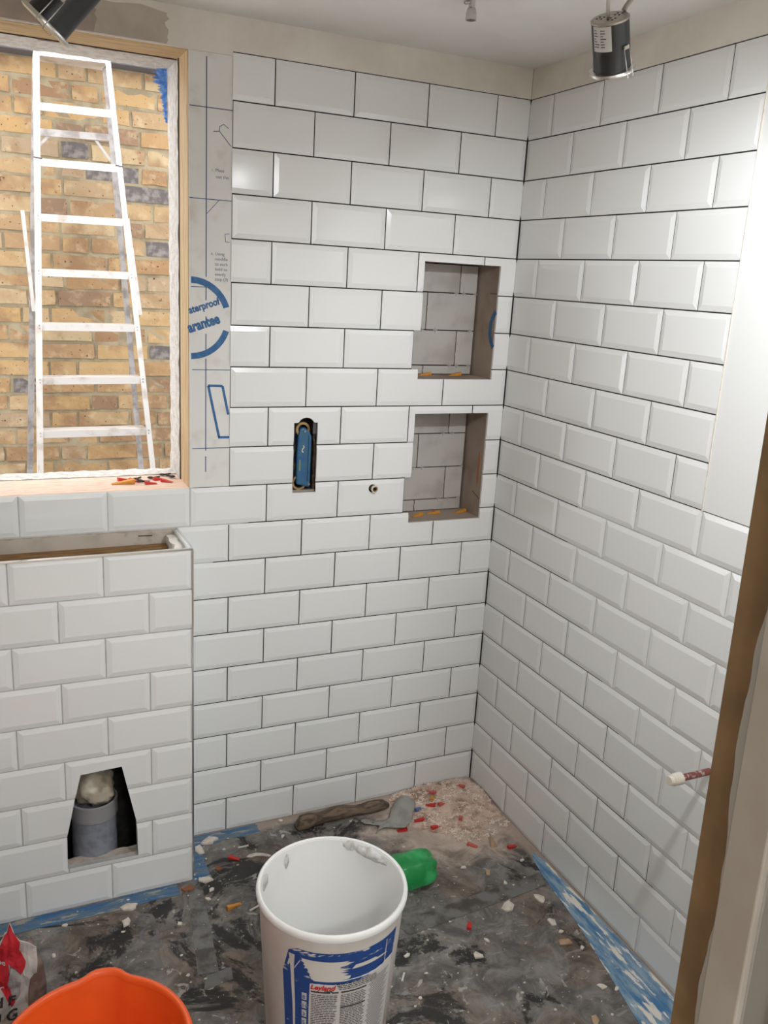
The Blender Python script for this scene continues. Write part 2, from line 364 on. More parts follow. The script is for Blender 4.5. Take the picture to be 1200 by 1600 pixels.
def holed(mb, x0, x1, z0, z1, y0, y1, holes):
    xs = sorted({x0, x1} | {min(max(h[i], x0), x1) for h in holes for i in (0, 1)})
    zs = sorted({z0, z1} | {min(max(h[i], z0), z1) for h in holes for i in (2, 3)})
    for i in range(len(xs)-1):
        for j in range(len(zs)-1):
            cx = (xs[i]+xs[i+1])/2; cz = (zs[j]+zs[j+1])/2
            if not any(h[0] < cx < h[1] and h[2] < cz < h[3] for h in holes): mb.box(xs[i], xs[i+1], y0, y1, zs[j], zs[j+1])
    return mb
def ragged(x0, x1, z0, z1, amp, n=14, seed=1, sides='lrtb'):
    r = random.Random(seed); p = []
    for i in range(n): p.append((x0+(x1-x0)*i/n, z0+(r.uniform(-amp, amp) if 'b' in sides else 0)))
    for i in range(n): p.append((x1+(r.uniform(-amp, amp) if 'r' in sides else 0), z0+(z1-z0)*i/n))
    for i in range(n): p.append((x1-(x1-x0)*i/n, z1+(r.uniform(-amp, amp) if 't' in sides else 0)))
    for i in range(n): p.append((x0+(r.uniform(-amp, amp) if 'l' in sides else 0), z1-(z1-z0)*i/n))
    return p

CEIL = 2.114; PV = 0.102; PH = 0.202; TH = 0.0075
LEFT = -2.05; FRONT = -1.568
def jz(k): return (20-k)*PV                         # height of the k-th horizontal joint

# ------------------------------------------------------------ floor, ceiling, outer shell
tag(MB().box(LEFT-.1, .1, FRONT-1.8, FRONT-.06, -.1, 0).build('floor_hall', plain('hall_floor', (0.55, 0.45, 0.34), .6)), 'unseen hall floor made pale to bounce light', kind='structure')  # out of view; pale colour chosen to bounce light through the doorway
fl = MB().box(LEFT-.1, .1, FRONT-.06, .1, -.1, 0).build('floor', M['floor']); tag(fl, 'floor covered in dirty black membrane with paint smears', kind='structure')
ce = MB().box(LEFT-.1, .1, FRONT-1.8, .225, CEIL, CEIL+.12).build('ceiling', M['ceiling']); tag(ce, 'plain grey-white plaster ceiling', kind='structure')
wl = MB().box(LEFT-.1, LEFT, FRONT-1.8, .225, 0, CEIL).build('wall_left', M['plaster']); tag(wl, 'plastered side wall', kind='structure')

# ---- back wall
WIN = (-1.78, -.898, 1.0, 2.045)
N1 = (-.302, -.046, 1.296, 1.612); N2 = (-.302, -.046, .885, 1.204)
VALVE = (-.637, -.570, .992, 1.198); STUB = (-.414, -.390, .983, 1.007)
wb = MB()
holed(wb, LEFT, 0.1, 0, CEIL, .0040, .125, [WIN, N1, N2, VALVE, STUB])
holed(wb, LEFT, 0.1, 0, CEIL, .125, .225, [WIN])
wall_back = wb.build('wall_back', M['adhesive']); tag(wall_back, 'back wall covered in white bevelled metro tiles with dark open joints', kind='structure')
def holed_obj(name, mat, parent, x0, x1, z0, z1, y0, y1, holes=()):
    return holed(MB(), x0, x1, z0, z1, y0, y1, list(holes)).build(name, mat, parent)
holed_obj('plaster_band', M['plaster'], wall_back, -.808, 0, jz(0)+.0005, CEIL, .0005, TH)
holed_obj('plaster_band', M['plaster'], wall_back, LEFT, -.808, 2.031, CEIL, .0005, TH)
holed_obj('plaster_panel', M['plaster'], wall_back, LEFT, WIN[0], jz(10), 2.031, .0005, TH)
MB().prism(ragged(-1.48, -.955, 2.034, 2.098, .006, 9, 3, 'rt'), -.0005, .001).build('cement_patch', M['cement'], wall_back)
MB().prism(ragged(-1.48, -1.115, 2.034, 2.114, .012, 9, 5, 'r'), -.0012, .0).build('cement_patch', M['cement_dark'], wall_back)
# pale grout already rubbed into the joints near the boxed-in corner
MB().prism([(LEFT, jz(10)-.002), (-.73, jz(10)-.002), (-.745, .935), (-.755, jz(11)), (-.835, jz(11)-.004), (-.81, jz(12)+.01), (-.85, jz(12)), (-.84, jz(12)-.02), (-.9, jz(13)+.02), (-.92, jz(13)), (-.95, .5), (LEFT, .5)], .0033, TH+.001).build('grout', M['grout_white'], wall_back)

# ---- tile maker: bevelled metro tile, clipped by rectangles
TW, THT, BEV, LIFT = 0.199, 0.099, 0.012, 0.0027
def hgt(x, z, w, h):
    return LIFT*max(0.0, min(1.0, min(x, w-x, z, h-z)/BEV))
_tile_cache = {}
def tile_mesh(x0, x1, z0, z1, holes=(), mat='tile', w=TW, h=THT):
    """clip rectangle x0..x1, z0..z1 inside a full w x h tile, minus holes; front toward -y, edge at y=+LIFT"""
    key = tuple(round(v, 4) for v in (x0, x1, z0, z1, w, h)) + tuple(tuple(round(v, 4) for v in q) for q in holes) + (mat,)
    if key in _tile_cache: return _tile_cache[key]
    cutx = [x0, x1, BEV, w-BEV] + [q[i] for q in holes for i in (0, 1)]
    cutz = [z0, z1, BEV, h-BEV] + [q[i] for q in holes for i in (2, 3)]
    xs = sorted({round(min(max(c, x0), x1), 5) for c in cutx}); zs = sorted({round(min(max(c, z0), z1), 5) for c in cutz})
    keep = {}
    for i in range(len(xs)-1):
        for j in range(len(zs)-1):
            cx = (xs[i]+xs[i+1])/2; cz = (zs[j]+zs[j+1])/2
            keep[i, j] = not any(q[0] < cx < q[1] and q[2] < cz < q[3] for q in holes)
    bm = bmesh.new(); fv = {}; bv = {}
    def F(i, j):
        if (i, j) not in fv: fv[i, j] = bm.verts.new((xs[i], LIFT-hgt(xs[i], zs[j], w, h), zs[j]))
        return fv[i, j]
    def Bk(i, j):
        if (i, j) not in bv: bv[i, j] = bm.verts.new((xs[i], TH, zs[j]))
        return bv[i, j]
    for (i, j), k in keep.items():
        if not k: continue
        a, b, c, d = F(i, j), F(i+1, j), F(i+1, j+1), F(i, j+1)
        cx = (xs[i]+xs[i+1])/2; cz = (zs[j]+zs[j+1])/2
        cornx = cx < BEV or cx > w-BEV; cornz = cz < BEV or cz > h-BEV
        if cornx and cornz:
            if (cx < BEV) == (cz < BEV): bm.faces.new((a, b, c)); bm.faces.new((a, c, d))
            else: bm.faces.new((a, b, d)); bm.faces.new((b, c, d))
        else: bm.faces.new((a, b, c, d))
        bm.faces.new((Bk(i, j), Bk(i, j+1), Bk(i+1, j+1), Bk(i+1, j)))
        for (di, dj, p, q) in ((-1, 0, (i, j), (i, j+1)), (1, 0, (i+1, j+1), (i+1, j)), (0, -1, (i+1, j), (i, j)), (0, 1, (i, j+1), (i+1, j+1))):
            if not keep.get((i+di, j+dj), False): bm.faces.new((F(*p), F(*q), Bk(*q), Bk(*p)))
    bmesh.ops.recalc_face_normals(bm, faces=bm.faces)
    me = bpy.data.meshes.new('tile'); bm.to_mesh(me); bm.free(); me.materials.append(M[mat])
    _tile_cache[key] = me
    return me
trand = random.Random(11)
def place_tile(parent, me, loc, rz=0.0, cx=.1, cz=.05):
    o = link_obj('tile', me, parent, loc, (trand.gauss(0, .0016), 0, rz + trand.gauss(0, .0016)))
    return o
def tile_row(parent, a, b, first, k, axis, holes=(), special=None, origin=None):
    """tiles of row k between distance a..b from the corner; first = distance of the first joint"""
    G = .0015
    edges = []; e = first
    while e > a: e -= PH
    while e < b: edges.append(e); e += PH
    z0 = jz(k+1)+G; zt = jz(k)-G
    for e in edges:
        fa, fb = e+G, e+PH-G                      # full tile extent
        ca, cb = max(fa, a+.0003), min(fb, b-.0003)
        if fa-a < .012: ca = a+.0003
        if cb-ca < .012: continue
        if axis == 'back':                        # s runs toward -x : local x = world x
            lx = -fb; clip = (fb-cb, fb-ca)
            hs = []
            for h in holes:
                q = (h[0]-lx, h[1]-lx, h[2]-z0, h[3]-z0)
                if q[1] > clip[0]+.001 and q[0] < clip[1]-.001 and q[3] > .001 and q[2] < zt-z0-.001: hs.append(q)
            # holes that leave a plain rectangle just clip it
            x0, x1 = clip; gone = False
            rest = []
            for q in hs:
                if q[2] <= .001 and q[3] >= zt-z0-.001:
                    if q[0] <= x0+.001 and q[1] >= x1-.001: gone = True
                    elif q[0] <= x0+.001: x0 = q[1]
                    elif q[1] >= x1-.001: x1 = q[0]
                    else: rest.append(q)
                else: rest.append(q)
            if gone or x1-x0 < .012: continue
            me = tile_mesh(x0, x1, 0, zt-z0, tuple(rest))
            if special:
                for bx, cut in special:
                    if lx+x0 < bx[1] and lx+x1 > bx[0] and z0 < bx[3] and zt > bx[2]:
                        c = MB(); c.v = [(v[0]-lx, v[1], v[2]-z0) for v in cut.v]; c.f = list(cut.f)
                        me = boolean_cut(me, c, 'tile')
            place_tile(parent, me, (lx, origin, z0))
        else:                                     # right wall: local x = -y world
            me = tile_mesh(ca-fa, cb-fa, 0, zt-z0)
            place_tile(parent, me, (0, -fa, z0), -PI/2)
niche_holes = [(-.284, -.048, 1.298, 1.610), (-.302, -.283, 1.326, 1.428), (-.284, -.048, .887, 1.202), (-.302, -.283, .918, 1.020)]
# valve cut-out : slot with scalloped head; round hole for the stub
vp = [(-.636, .993), (-.570, .993), (-.570, 1.182), (-.578, 1.182)] + [(-.602+.023*math.cos(t*PI/8), 1.176+.020*math.sin(t*PI/8)) for t in range(1, 8)] + [(-.626, 1.182), (-.636, 1.182)]
vcut = MB().prism(vp, -.05, .05)
sp = [(-.402+.0115*math.cos(t*PI/10), .995+.0115*math.sin(t*PI/10)) for t in range(20)]
scut = MB().prism(sp, -.05, .05)
spec = [((-.636, -.570, .993, 1.196), vcut), ((-.4135, -.3905, .9835, 1.0065), scut)]
E0 = .100
for k in range(20):
    first = E0 if k % 2 == 0 else E0+.101
    b = .808 if k < 10 else (-LEFT if k == 10 else .9405)
    tile_row(wall_back, 0, b, first, k, 'back', niche_holes, spec, 0.0)

# ---- niches: inner tiles, side boards
def niche(nx, rows):
    x0, x1, z0, z1 = nx
    MB().box(x1-.002, x1+.001, .0078, .1245, z0-.001, z1+.001).build('niche_side', M['niche_board'], wall_back)
    MB().box(x0, x0+.002, .0078, .1245, z0, z1).build('niche_side', M['niche_board'], wall_back)
    MB().box(x0+.002, x1-.002, .0078, .1245, z1-.002, z1+.001).build('niche_head', M['niche_board'], wall_back)
    MB().box(x0+.002, x1-.002, .0078, .1245, z0-.001, z0+.002).build('niche_base', M['niche_board'], wall_back)
    for za, zb, cuts in rows:
        xs = [x0+.003] + cuts + [x1-.007]
        for i in range(len(xs)-1):
            a = xs[i]+.0015; bb = xs[i+1]-.0015; w = bb-a
            MB().box(0, w, 0, .008, 0, zb-za-.003).build('tile', M['tile_dusty'], wall_back, bevel=.0006, loc=(a, .1125, za+.0015))
niche(N1, [(1.530, 1.609, [-.110]), (1.425, 1.530, [-.212]), (1.325, 1.425, [-.110]), (1.299, 1.325, [-.212])])
niche(N2, [(1.124, 1.201, [-.112]), (1.022, 1.124, [-.211]), (.923, 1.022, [-.113]), (.888, .923, [-.211])])
# blue print on the upper niche's side board, orange smear in the lower one
def arc_strip(cy, cz, r, w, t0, t1, x, n=14):
    m = MB(); vs = []; fs = []
    for i in range(n+1):
        t = t0+(t1-t0)*i/n
        for rr in (r-w/2, r+w/2): vs += [(x, cy+rr*math.cos(t), cz+rr*math.sin(t)), (x+.0006, cy+rr*math.cos(t), cz+rr*math.sin(t))]
    for i in range(n):
        a = 4*i; fs += [(a, a+2, a+6, a+4), (a+1, a+5, a+7, a+3)]
    return m.add(vs, fs)
arc_strip(-.032, 1.437, .062, .014, -.92, .92, -.0489).build('blue_print', M['print_blue'], wall_back)
MB().box(-.0489, -.048, .0085, .045, 1.5345, 1.536).build('pencil_line', M['ink'], wall_back)
MB().bar((-.0486, .01, .943), (-.0486, .052, .958), .0015, .0008, (1, 0, 0)).build('pencil_line', M['ink'], wall_back)
MB().prism([(.028+.006*math.cos(t*PI/6)*(1+.3*math.sin(t*3)), 1.03+.055*math.sin(t*PI/6)) for t in range(12)], -.0489, -.048).xform(Matrix(((0,1,0,0),(1,0,0,0),(0,0,1,0),(0,0,0,1)))).build('orange_smear', M['orange_stain'], wall_back)

# ---- backer board with its print
board = MB().box(-.9085, -.807, .0036, TH, jz(10), 2.034).build('backer_board', M['board'], wall_back)
board['label'] = 'grey tile backer board strip with blue print'
PY0, PY1, PYC = .0030, .0038, .0034
pr = MB()
for x, za, zb in ((-.868, 1.06, 1.10), (-.868, 1.115, 1.345), (-.868, 1.36, 1.405), (-.868, 1.43, 1.447), (-.868, 1.485, 1.518), (-.868, 1.54, 2.022)): pr.box(x-.0011, x+.0011, PY0, PY1, za, zb)
for z in (1.916, 1.717): pr.box(-.9075, -.8075, PY0, PY1, z-.0009, z+.0009)
for z, a, b in ((1.516, -.904, -.855), (1.318, -.902, -.8075), (1.121, -.902, -.8075)): pr.box(a, b, PY0, PY1, z-.0009, z+.0009)
pr.bar((-.867, PYC, 1.684), (-.838, PYC, 1.716), .0012, .0008)
pr.tube([(-.852, PYC, 1.866), (-.838, PYC, 1.868), (-.832, PYC, 1.862), (-.81, PYC, 1.838)], .0008, 5)
pr.tube([(-.838, PYC, 1.868), (-.837, PYC, 1.878), (-.828, PYC, 1.884), (-.816, PYC, 1.876)], .0008, 5)
for p, q in (((-.823, 1.641), (-.812, 1.642)), ((-.823, 1.641), (-.821, 1.623)), ((-.821, 1.623), (-.812, 1.623))): pr.bar((p[0], PYC, p[1]), (q[0], PYC, q[1]), .0012, .0008)
pr.build('guide_lines', M['print_navy'], board)
rg = MB(); vs = []; fs = []; nn = 40; cnt = 0
for i in range(nn):                              # ring, cut off by the frame and by the tiles
    for t in (2*PI*i/nn, 2*PI*(i+1)/nn): pass
for i in range(nn):
    q = []
    for t in (2*PI*i/nn, 2*PI*(i+1)/nn):
        for r in (.083, .098): q.append((-.904+r*math.cos(t), 1.4415+r*math.sin(t)))
    if any(p[0] < -.9078 or p[0] > -.8074 for p in q): continue
    a = i*2*PI/nn
    if -.28 < ((a+PI) % (2*PI))-PI < .22: continue
    rg.prism([q[0], q[1], q[3], q[2]], PY0-.0003, PY1)
rg.build('ring_print', M['print_blue'], board)
wv = [(-.862, 1.279), (-.826, 1.278), (-.808, 1.205)]
wm = MB()
for p, q in ((wv[0], wv[1]), (wv[1], (-.811, 1.206)), (wv[0], (-.834, 1.148)), ((-.836, 1.148), (-.8075, 1.148))): wm.bar((p[0], PYC, p[1]), (q[0], PYC, q[1]), .0062, .0009)
wm.build('letter_print', M['print_blue'], board)
def wall_text(body, size, x, z, rot, mat, parent, shear=0, bold=0, sx=1.0, name='lettering', y=.0028):
    me = text_mesh(body, size, shear, bold)
    me.transform(Matrix.Translation((x, y, z)) @ Matrix.Rotation(-rot, 4, 'Y') @ Matrix.Rotation(PI/2, 4, 'X') @ Matrix.Diagonal((sx, 1, 1, 1)))
    me.materials.clear(); me.materials.append(mat)
    return link_obj(name, me, parent)
wall_text('aterproof', .0245, -.9075, 1.452, math.radians(19), M['print_blue'], board, 0, .0009, .82)
wall_text('arantee', .034, -.9085, 1.407, math.radians(19), M['print_blue'], board, 0, .0016, .78)
wall_text('1.', .0085, -.856, 1.779, 0, M['print_grey'], board); wall_text('Meas', .0105, -.847, 1.779, 0, M['print_grey'], board)
wall_text('cut the', .0105, -.845, 1.765, 0, M['print_grey'], board)
wall_text('4.', .0085, -.857, 1.591, 0, M['print_grey'], board)
for i, s in enumerate(('Using', 'modifie', 'to each', 'bold se', 'evenly', 'step (3)')):
    wall_text(s, .0105, -.847, 1.591-.0118*i, 0, M['print_grey'], board)

# ---- right wall
wr = MB().box(.0040, .12, FRONT-.12, .225, 0, CEIL).build('wall_right', M['adhesive']); tag(wr, 'side wall of white bevelled metro tiles below bare white plaster', kind='structure')
MB().box(.0005, TH, -.808, .0, jz(0)+.0005, CEIL).build('plaster_band', M['plaster'], wr)
MB().box(.0015, TH, FRONT-.1, -.8105, jz(9)+.001, CEIL).build('plaster_panel', M['plaster_white'], wr)
MB().box(-.0003, TH, -.8105, -.8085, jz(9), jz(0)).build('edge_bead', M['cap_white'], wr)
gp = [(.40, jz(10)+.004), (.39, jz(10)), (.36, .90), (.39, .80), (.48, .70), (.58, .60), (.66, .50), (.72, .40), (.79, .30), (.84, .20), (.80, .10), (.78, .0), (1.568, 0), (1.568, jz(9)-.001), (.62, jz(9)-.001), (.60, jz(10)+.003)]
g = MB().prism([(d, z) for d, z in gp], .0033, TH+.001)
g.xform(Matrix(((0, 1, 0, 0), (-1, 0, 0, 0), (0, 0, 1, 0), (0, 0, 0, 1)))).build('grout', M['grout_white'], wr)
for k in range(20):
    tile_row(wr, 0, .8085 if k < 9 else 1.566, .104 if k % 2 == 0 else .205, k, 'right')

# ---- front wall with the doorway
DX0, DX1 = -1.50, -.70
wf = MB(); holed(wf, LEFT, 0.0, 0, CEIL, FRONT-.11, FRONT, [(DX0-.03, DX1+.03, -1, 2.03)])
wall_front = wf.build('wall_front', M['plaster']); tag(wall_front, 'plastered wall with the doorway', kind='structure')
door = empty('door_1', (DX1+.011, FRONT, 0), label='unfinished door lining of raw brown board with smeared paint', kind='structure')
door.rotation_euler = (0, -.0147, 0)
lean = Matrix.Identity(4)
def jamb(mb, name, mat, **k): return mb.build(name, mat, door, **k)
def bx(x0, x1, y0, y1, z0=0.0, z1=2.0): return MB().box(x0-DX1, x1-DX1, y0-FRONT, y1-FRONT, z0, z1)
jl = MB().box(DX1, DX1+.028, FRONT-.115, FRONT+.004, 0, 2.0).build('lining', M['mdf_painted'], None, bevel=.0015)
jl.parent = door; jl.matrix_parent_inverse = Matrix.Translation((-DX1, -FRONT, 0))
jamb(bx(DX1-.010, DX1, FRONT-.085, FRONT-.040), 'door_stop', M['jamb_paint'], bevel=.002)
jamb(bx(DX1-.0005, DX1+.02, FRONT-.1155, FRONT-.088), 'lining_edge', M['jamb_paint2'])
jamb(bx(DX1-.004, DX1+.06, FRONT-.134, FRONT-.1155), 'architrave', M['jamb_paint2'], bevel=.003)
jamb(bx(DX0-.028, DX0, FRONT-.115, FRONT+.004), 'lining', M['mdf'])
jamb(bx(DX0-.028, DX1+.028, FRONT-.115, FRONT+.004, 2.0, 2.028), 'lining_head', M['mdf'])
# hall behind the doorway
hw = MB(); hw.box(LEFT-.1, .12, FRONT-1.8, FRONT-1.7, 0, CEIL); hw.box(.0, .12, FRONT-1.7, FRONT-.12, 0, CEIL)
tag(hw.build('wall_hall', M['hall_white']), 'white wall of the hall outside the doorway', kind='structure')

# ---- window opening
win = empty('window_1', (0, 0, 0), label='unglazed window opening with raw pine lining and dusty sill', kind='structure')
MB().box(-.910, -.8985, TH, .104, 1.02, 2.03).build('lining_side', M['pine'], win)
MB().box(WIN[0]+.001, WIN[0]+.012, TH, .104, 1.02, 2.03).build('lining_side', M['pine'], win)
MB().box(WIN[0]+.001, -.8985, TH, .118, 2.030, 2.0445).build('lining_head', M['pine_h'], win)
MB().box(-.9115, -.9095, .102, .109, 1.02, 2.03).build('dark_gap', M['dark_crack'], win)
MB().box(WIN[0]+.01, -.91, .116, .122, 2.0285, 2.0305).build('dark_gap', M['dark_crack'], win)
def rough_box(x0, x1, y0, y1, z0, z1, amp, nx, ny, nz, seed):
    bm = bmesh.new()
    bmesh.ops.create_cube(bm, size=1.0)
    for v in bm.verts: v.co = Vector((x0+(v.co.x+.5)*(x1-x0), y0+(v.co.y+.5)*(y1-y0), z0+(v.co.z+.5)*(z1-z0)))
    for ax, n in ((0, nx), (1, ny), (2, nz)):
        for i in range(1, n):
            lo = (x0, y0, z0)[ax]; hi = (x1, y1, z1)[ax]; p = Vector((0, 0, 0)); p[ax] = lo+(hi-lo)*i/n; nn_ = Vector((0, 0, 0)); nn_[ax] = 1
            bmesh.ops.bisect_plane(bm, geom=bm.verts[:]+bm.edges[:]+bm.faces[:], plane_co=p, plane_no=nn_)
    for v in bm.verts:
        q = v.co*38 + Vector((seed*7.3, seed, 0)); v.co += amp*Vector((noise.noise(q), noise.noise(q+Vector((9, 3, 1))), noise.noise(q+Vector((2, 8, 5)))))
    m = MB(); bm.verts.index_update(); m.v = [tuple(v.co) for v in bm.verts]; m.f = [tuple(v.index for v in f.verts) for f in bm.faces]; bm.free(); return m
rough_box(-.912, -.8985, .109, .228, 1.015, 2.04, .003, 1, 8, 70, 1).build('outer_reveal', M['render'], win)
rough_box(WIN[0]+.001, WIN[0]+.014, .109, .228, 1.015, 2.04, .003, 1, 4, 30, 4).build('outer_reveal', M['render'], win)
rough_box(WIN[0]+.01, -.91, .122, .24, 2.028, 2.045, .003, 60, 8, 1, 2).build('outer_head', M['render'], win)
MB().box(WIN[0]+.001, -.899, .0065, .160, 1.0005, 1.020).build('sill_board', M['sill'], win, bevel=.002)
rough_box(WIN[0]+.001, -.905, .166, .236, 1.0005, 1.021, .0035, 60, 5, 1, 3).build('outer_sill', M['render'], win)
fr = random.Random(4); bf = MB()
for i in range(34):
    z = 2.026-.0036*i; L = (.034 if i < 10 else .030-.0007*i)*fr.uniform(.75, 1.15)
    bf.add([(-.9125, .232, z+.0028), (-.9125, .232, z-.0028), (-.9125-L*.6, .234, z-.0022), (-.9125-L, .236+fr.uniform(0, .004), z-fr.uniform(-.002, .003)), (-.9125-L*.6, .234, z+.0022)], [(0, 1, 2, 3, 4)])
bf.build('blue_film', M['blue_film'], win)

# ------------------------------------------------------------ outside: brick wall, gutter, paving
OY = 1.95
MB().box(LEFT-1.0, 1.2, OY-.0005, OY+.2, -.12, 2.46).build('mortar_core', M['mortar'])
wo = bpy.data.objects['mortar_core']; wo.name = 'wall_outside'; tag(wo, 'neighbouring wall of old yellow stock bricks', kind='structure')
brk = random.Random(21)
def brick_mesh(L, seed):
    m = rough_box(0, L, 0, .05, 0, .060, .0052, 4 if L > .15 else 2, 1, 2, seed)
    return m
bmeshes = {}
def brick(L, var, dark):
    key = (L, var, dark)
    if key not in bmeshes: bmeshes[key] = brick_mesh(L, var*3+int(L*100)).mesh('brick', M['brick_dark' if dark else 'brick'])
    return bmeshes[key]
CO = .0752; z = 2.335; rowi = 0; rest = MB()
darks = {(5, -.75), (6, -.66), (8, -.80), (9, -.62), (4, -.96), (15, -.64), (17, -1.18)}
while z > .35:
    x = -1.85 + brk.uniform(0, .2); pat = brk.random() < .5
    while x < .05:
        L = .215 if pat else .1025
        if brk.random() < .25: L = .215
        pat = not pat
        zz = z-.062 + brk.uniform(-.002, .002)
        if x+L < -1.62 or x > -.22:
            q = MB().box(x, x+L, OY-.004, OY+.05, zz, zz+.062); rest.add(q.v, q.f)
        else:
            dk = any(r == rowi and x <= dx < x+L for r, dx in darks)
            o = link_obj('brick', brick(L, brk.randrange(5), dk), wo, (x, OY-.004+brk.uniform(-.003, .003), zz), (0, brk.uniform(-.006, .006), 0))
        x += L+.013+brk.uniform(-.003, .004)
    z -= CO; rowi += 1
r_ = rest.build('further_bricks', M['brick'], wo); r_['kind'] = 'stuff'
MB().box(-2.4, .9, OY-.10, OY+.05, 2.338, 2.364).build('gutter', M['gutter'], None, bevel=.004)
tag(bpy.data.objects['gutter'], 'dark grey gutter edge along the top of the brick wall', 'gutter')
tag(MB().box(LEFT-1.0, 1.2, .225, OY+.1, -.2, -.12).build('ground_outside', M['ground']), 'paved side passage outside the window', kind='structure')

# ---- stepladder in the passage
lad = empty('stepladder', (-.98, 1.55, -.12), label='paint-splashed aluminium stepladder standing against the brick wall outside', cat='ladder')
LO = Vector((-.98, 1.55, -.12))
def LP(p): return Vector(p)-LO
Lt, Lb = Vector((-1.1175, 1.662, 2.305)), Vector((-1.182, 1.381, .906)); Rt, Rb = Vector((-.8635, 1.662, 2.312)), Vector((-.775, 1.381, .901))
def ext(a, b, zt):
    t = (zt-a.z)/(b.z-a.z); return a+(b-a)*t
Lg = ext(Lt, Lb, -.118); Rg = ext(Rt, Rb, -.118)
def channel(p0, p1, w, d, t=.003, inward=1):
    m = MB(); p0 = LP(p0); p1 = LP(p1)
    m.bar(p0, p1, w, t, (0, 1, 0)); off = Vector((inward*(w/2), 0, 0))
    m.bar(p0+Vector((-off.x, d/2, 0)), p1+Vector((-off.x, d/2, 0)), t, d, (0, 1, 0))
    return m
channel(Lt, Lg, .019, .055, inward=1).build('side_rail', M['alu'], lad)
channel(Rt, Rg, .019, .055, inward=-1).build('side_rail', M['alu'], lad)
for i in range(11):
    zc = 2.110-.2*i
    if zc < 0: break
    a = ext(Lt, Lb, zc); b = ext(Rt, Rb, zc+.004)
    m = MB(); p = LP(a)+Vector((.010, .002, 0)); q = LP(b)+Vector((-.010, .002, 0))
    m.bar(p, q, .027, .003, (0, 1, 0)); m.bar(p+Vector((0, .035, .0125)), q+Vector((0, .035, .0125)), .003, .07, (0, 1, 0))
    tr = m.build('tread', M['alu'], lad)
    for pp in (LP(a), LP(b)):
        rv = MB()
        for dz in (.006, -.006): rv.cyl(pp+Vector((0, -.004, dz)), pp+Vector((0, .001, dz)), .0022, n=8)
        rv.build('rivet', M['alu_raw'], lad)
m = MB(); m.bar(LP(Lt)+Vector((.0, 0, -.006)), LP(Rt)+Vector((0, 0, -.006)), .016, .004, (0, 1, 0)); m.box(LP(Lt).x, LP(Rt).x, LP(Lt).y, LP(Lt).y+.16, LP(Lt).z-.004, LP(Lt).z+.002); m.build('top_platform', M['alu'], lad)
Qt, Qb = Vector((-.852, 1.73, 2.12)), Vector((-.735, 1.845, .66)); Qg = ext(Qt, Qb, -.118); Qt2 = ext(Qt, Qb, 2.29)
St, Sb = Vector((-1.126, 1.73, 2.12)), Vector((-1.205, 1.845, .66)); Sg = ext(St, Sb, -.118); St2 = ext(St, Sb, 2.29)
channel(Qt2, Qg, .022, .03, inward=-1).build('rear_leg', M['alu_raw'], lad)
channel(St2, Sg, .022, .03, inward=1).build('rear_leg', M['alu_raw'], lad)
MB().bar(LP((-1.115, 1.735, 2.034)), LP((-.853, 1.735, 2.042)), .026, .004).build('rear_brace', M['alu_raw'], lad)
MB().bar(LP((-1.118, 1.74, 1.985)), LP((-1.07, 1.74, 2.036)), .010, .003).build('rear_brace', M['alu_raw'], lad)
MB().bar(LP((-.912, 1.74, 2.036)), LP((-.852, 1.74, 1.958)), .010, .003).build('rear_brace', M['alu_raw'], lad)
MB().bar(LP((-1.122, 1.80, 1.15)), LP((-.775, 1.80, 1.15)), .02, .004).build('rear_brace', M['alu_raw'], lad) if False else None
MB().bar(LP((-1.192, 1.70, 1.738)), LP((-1.168, 1.70, 1.355)), .014, .004).build('stay_bar', M['alu'], lad)
MB().bar(LP((-.795, 1.70, 1.738)), LP((-.749, 1.70, 1.355)), .014, .004).build('stay_bar', M['alu'], lad)
def foot(p, n):
    MB().box(p.x-.018, p.x+.018, p.y-.02, p.y+.045, .0005, .03).build('rubber_foot', M['black'], lad)
for p in (Lg, Rg, Qg, Sg): foot(LP(p), 0)
for a, b in ((Lt, Lb), (Rt, Rb)):
    bd = MB(); p = LP(ext(a, b, 1.925)); bd.bar(p+Vector((-.015, -.003, .001)), p+Vector((.015, -.003, -.002)), .004, .003); bd.build('tie_band', M['gutter'], lad)

# ------------------------------------------------------------ boxing-in under the window
BY = -.183; BX = -.941
hole = [(-1.212, .369), (-1.116, .373), (-1.103, .308), (-1.083, .209), (-1.081, .112), (-1.250, .113), (-1.248, .207), (-1.227, .305)]
front = MB().box(LEFT, BX-.012, BY+.0036, BY+TH+.012, 0.0, .915).mesh('tmpf', M['grout'])
bfm = boolean_cut(front, MB().prism(list(reversed(hole)), -.4, 0.0), 'wall_boxing')
box = link_obj('wall_boxing', bfm); tag(box, 'tiled boxing-in with an open top below the window', kind='structure')
MB().box(BX-.012, BX-.0075, BY+TH, .0, 0, .915).build('side_board', M['grout'], box)
bcut = MB().prism(list(reversed(hole)), BY-.05, BY+.05)
for k in range(9):
    z0 = .918-PV*(k+1)+.0015; zt = .918-PV*k-.0015
    if k == 0: zt = .9155
    if k == 8: z0 = .001
    first = PH if k % 2 == 0 else .101
    e = -BX+.0035+first-.001
    edges = [e-PH] ; 
    while e < -LEFT: edges.append(e); e += PH
    for e in edges:
        fa, fb = e+.0015, e+PH-.0015; ca, cb = max(fa, -BX+.003), min(fb, -LEFT)
        if cb-ca < .02: continue
        me = tile_mesh(fb-cb, fb-ca, 0, zt-z0)
        lx = -fb
        if lx+fb-cb < -1.081 and lx+fb-ca > -1.25 and z0 < .373 and zt > .112:
            c = MB(); c.v = [(v[0]-lx, v[1]-BY, v[2]-z0) for v in bcut.v]; c.f = list(bcut.f); me = boolean_cut(me, c, 'tile')
        place_tile(box, me, (lx, BY, z0))
    st = tile_mesh(.012, .182, 0, zt-z0)
    o = link_obj('tile', st, box, (BX, BY-.008, z0), (0, 0, PI/2))
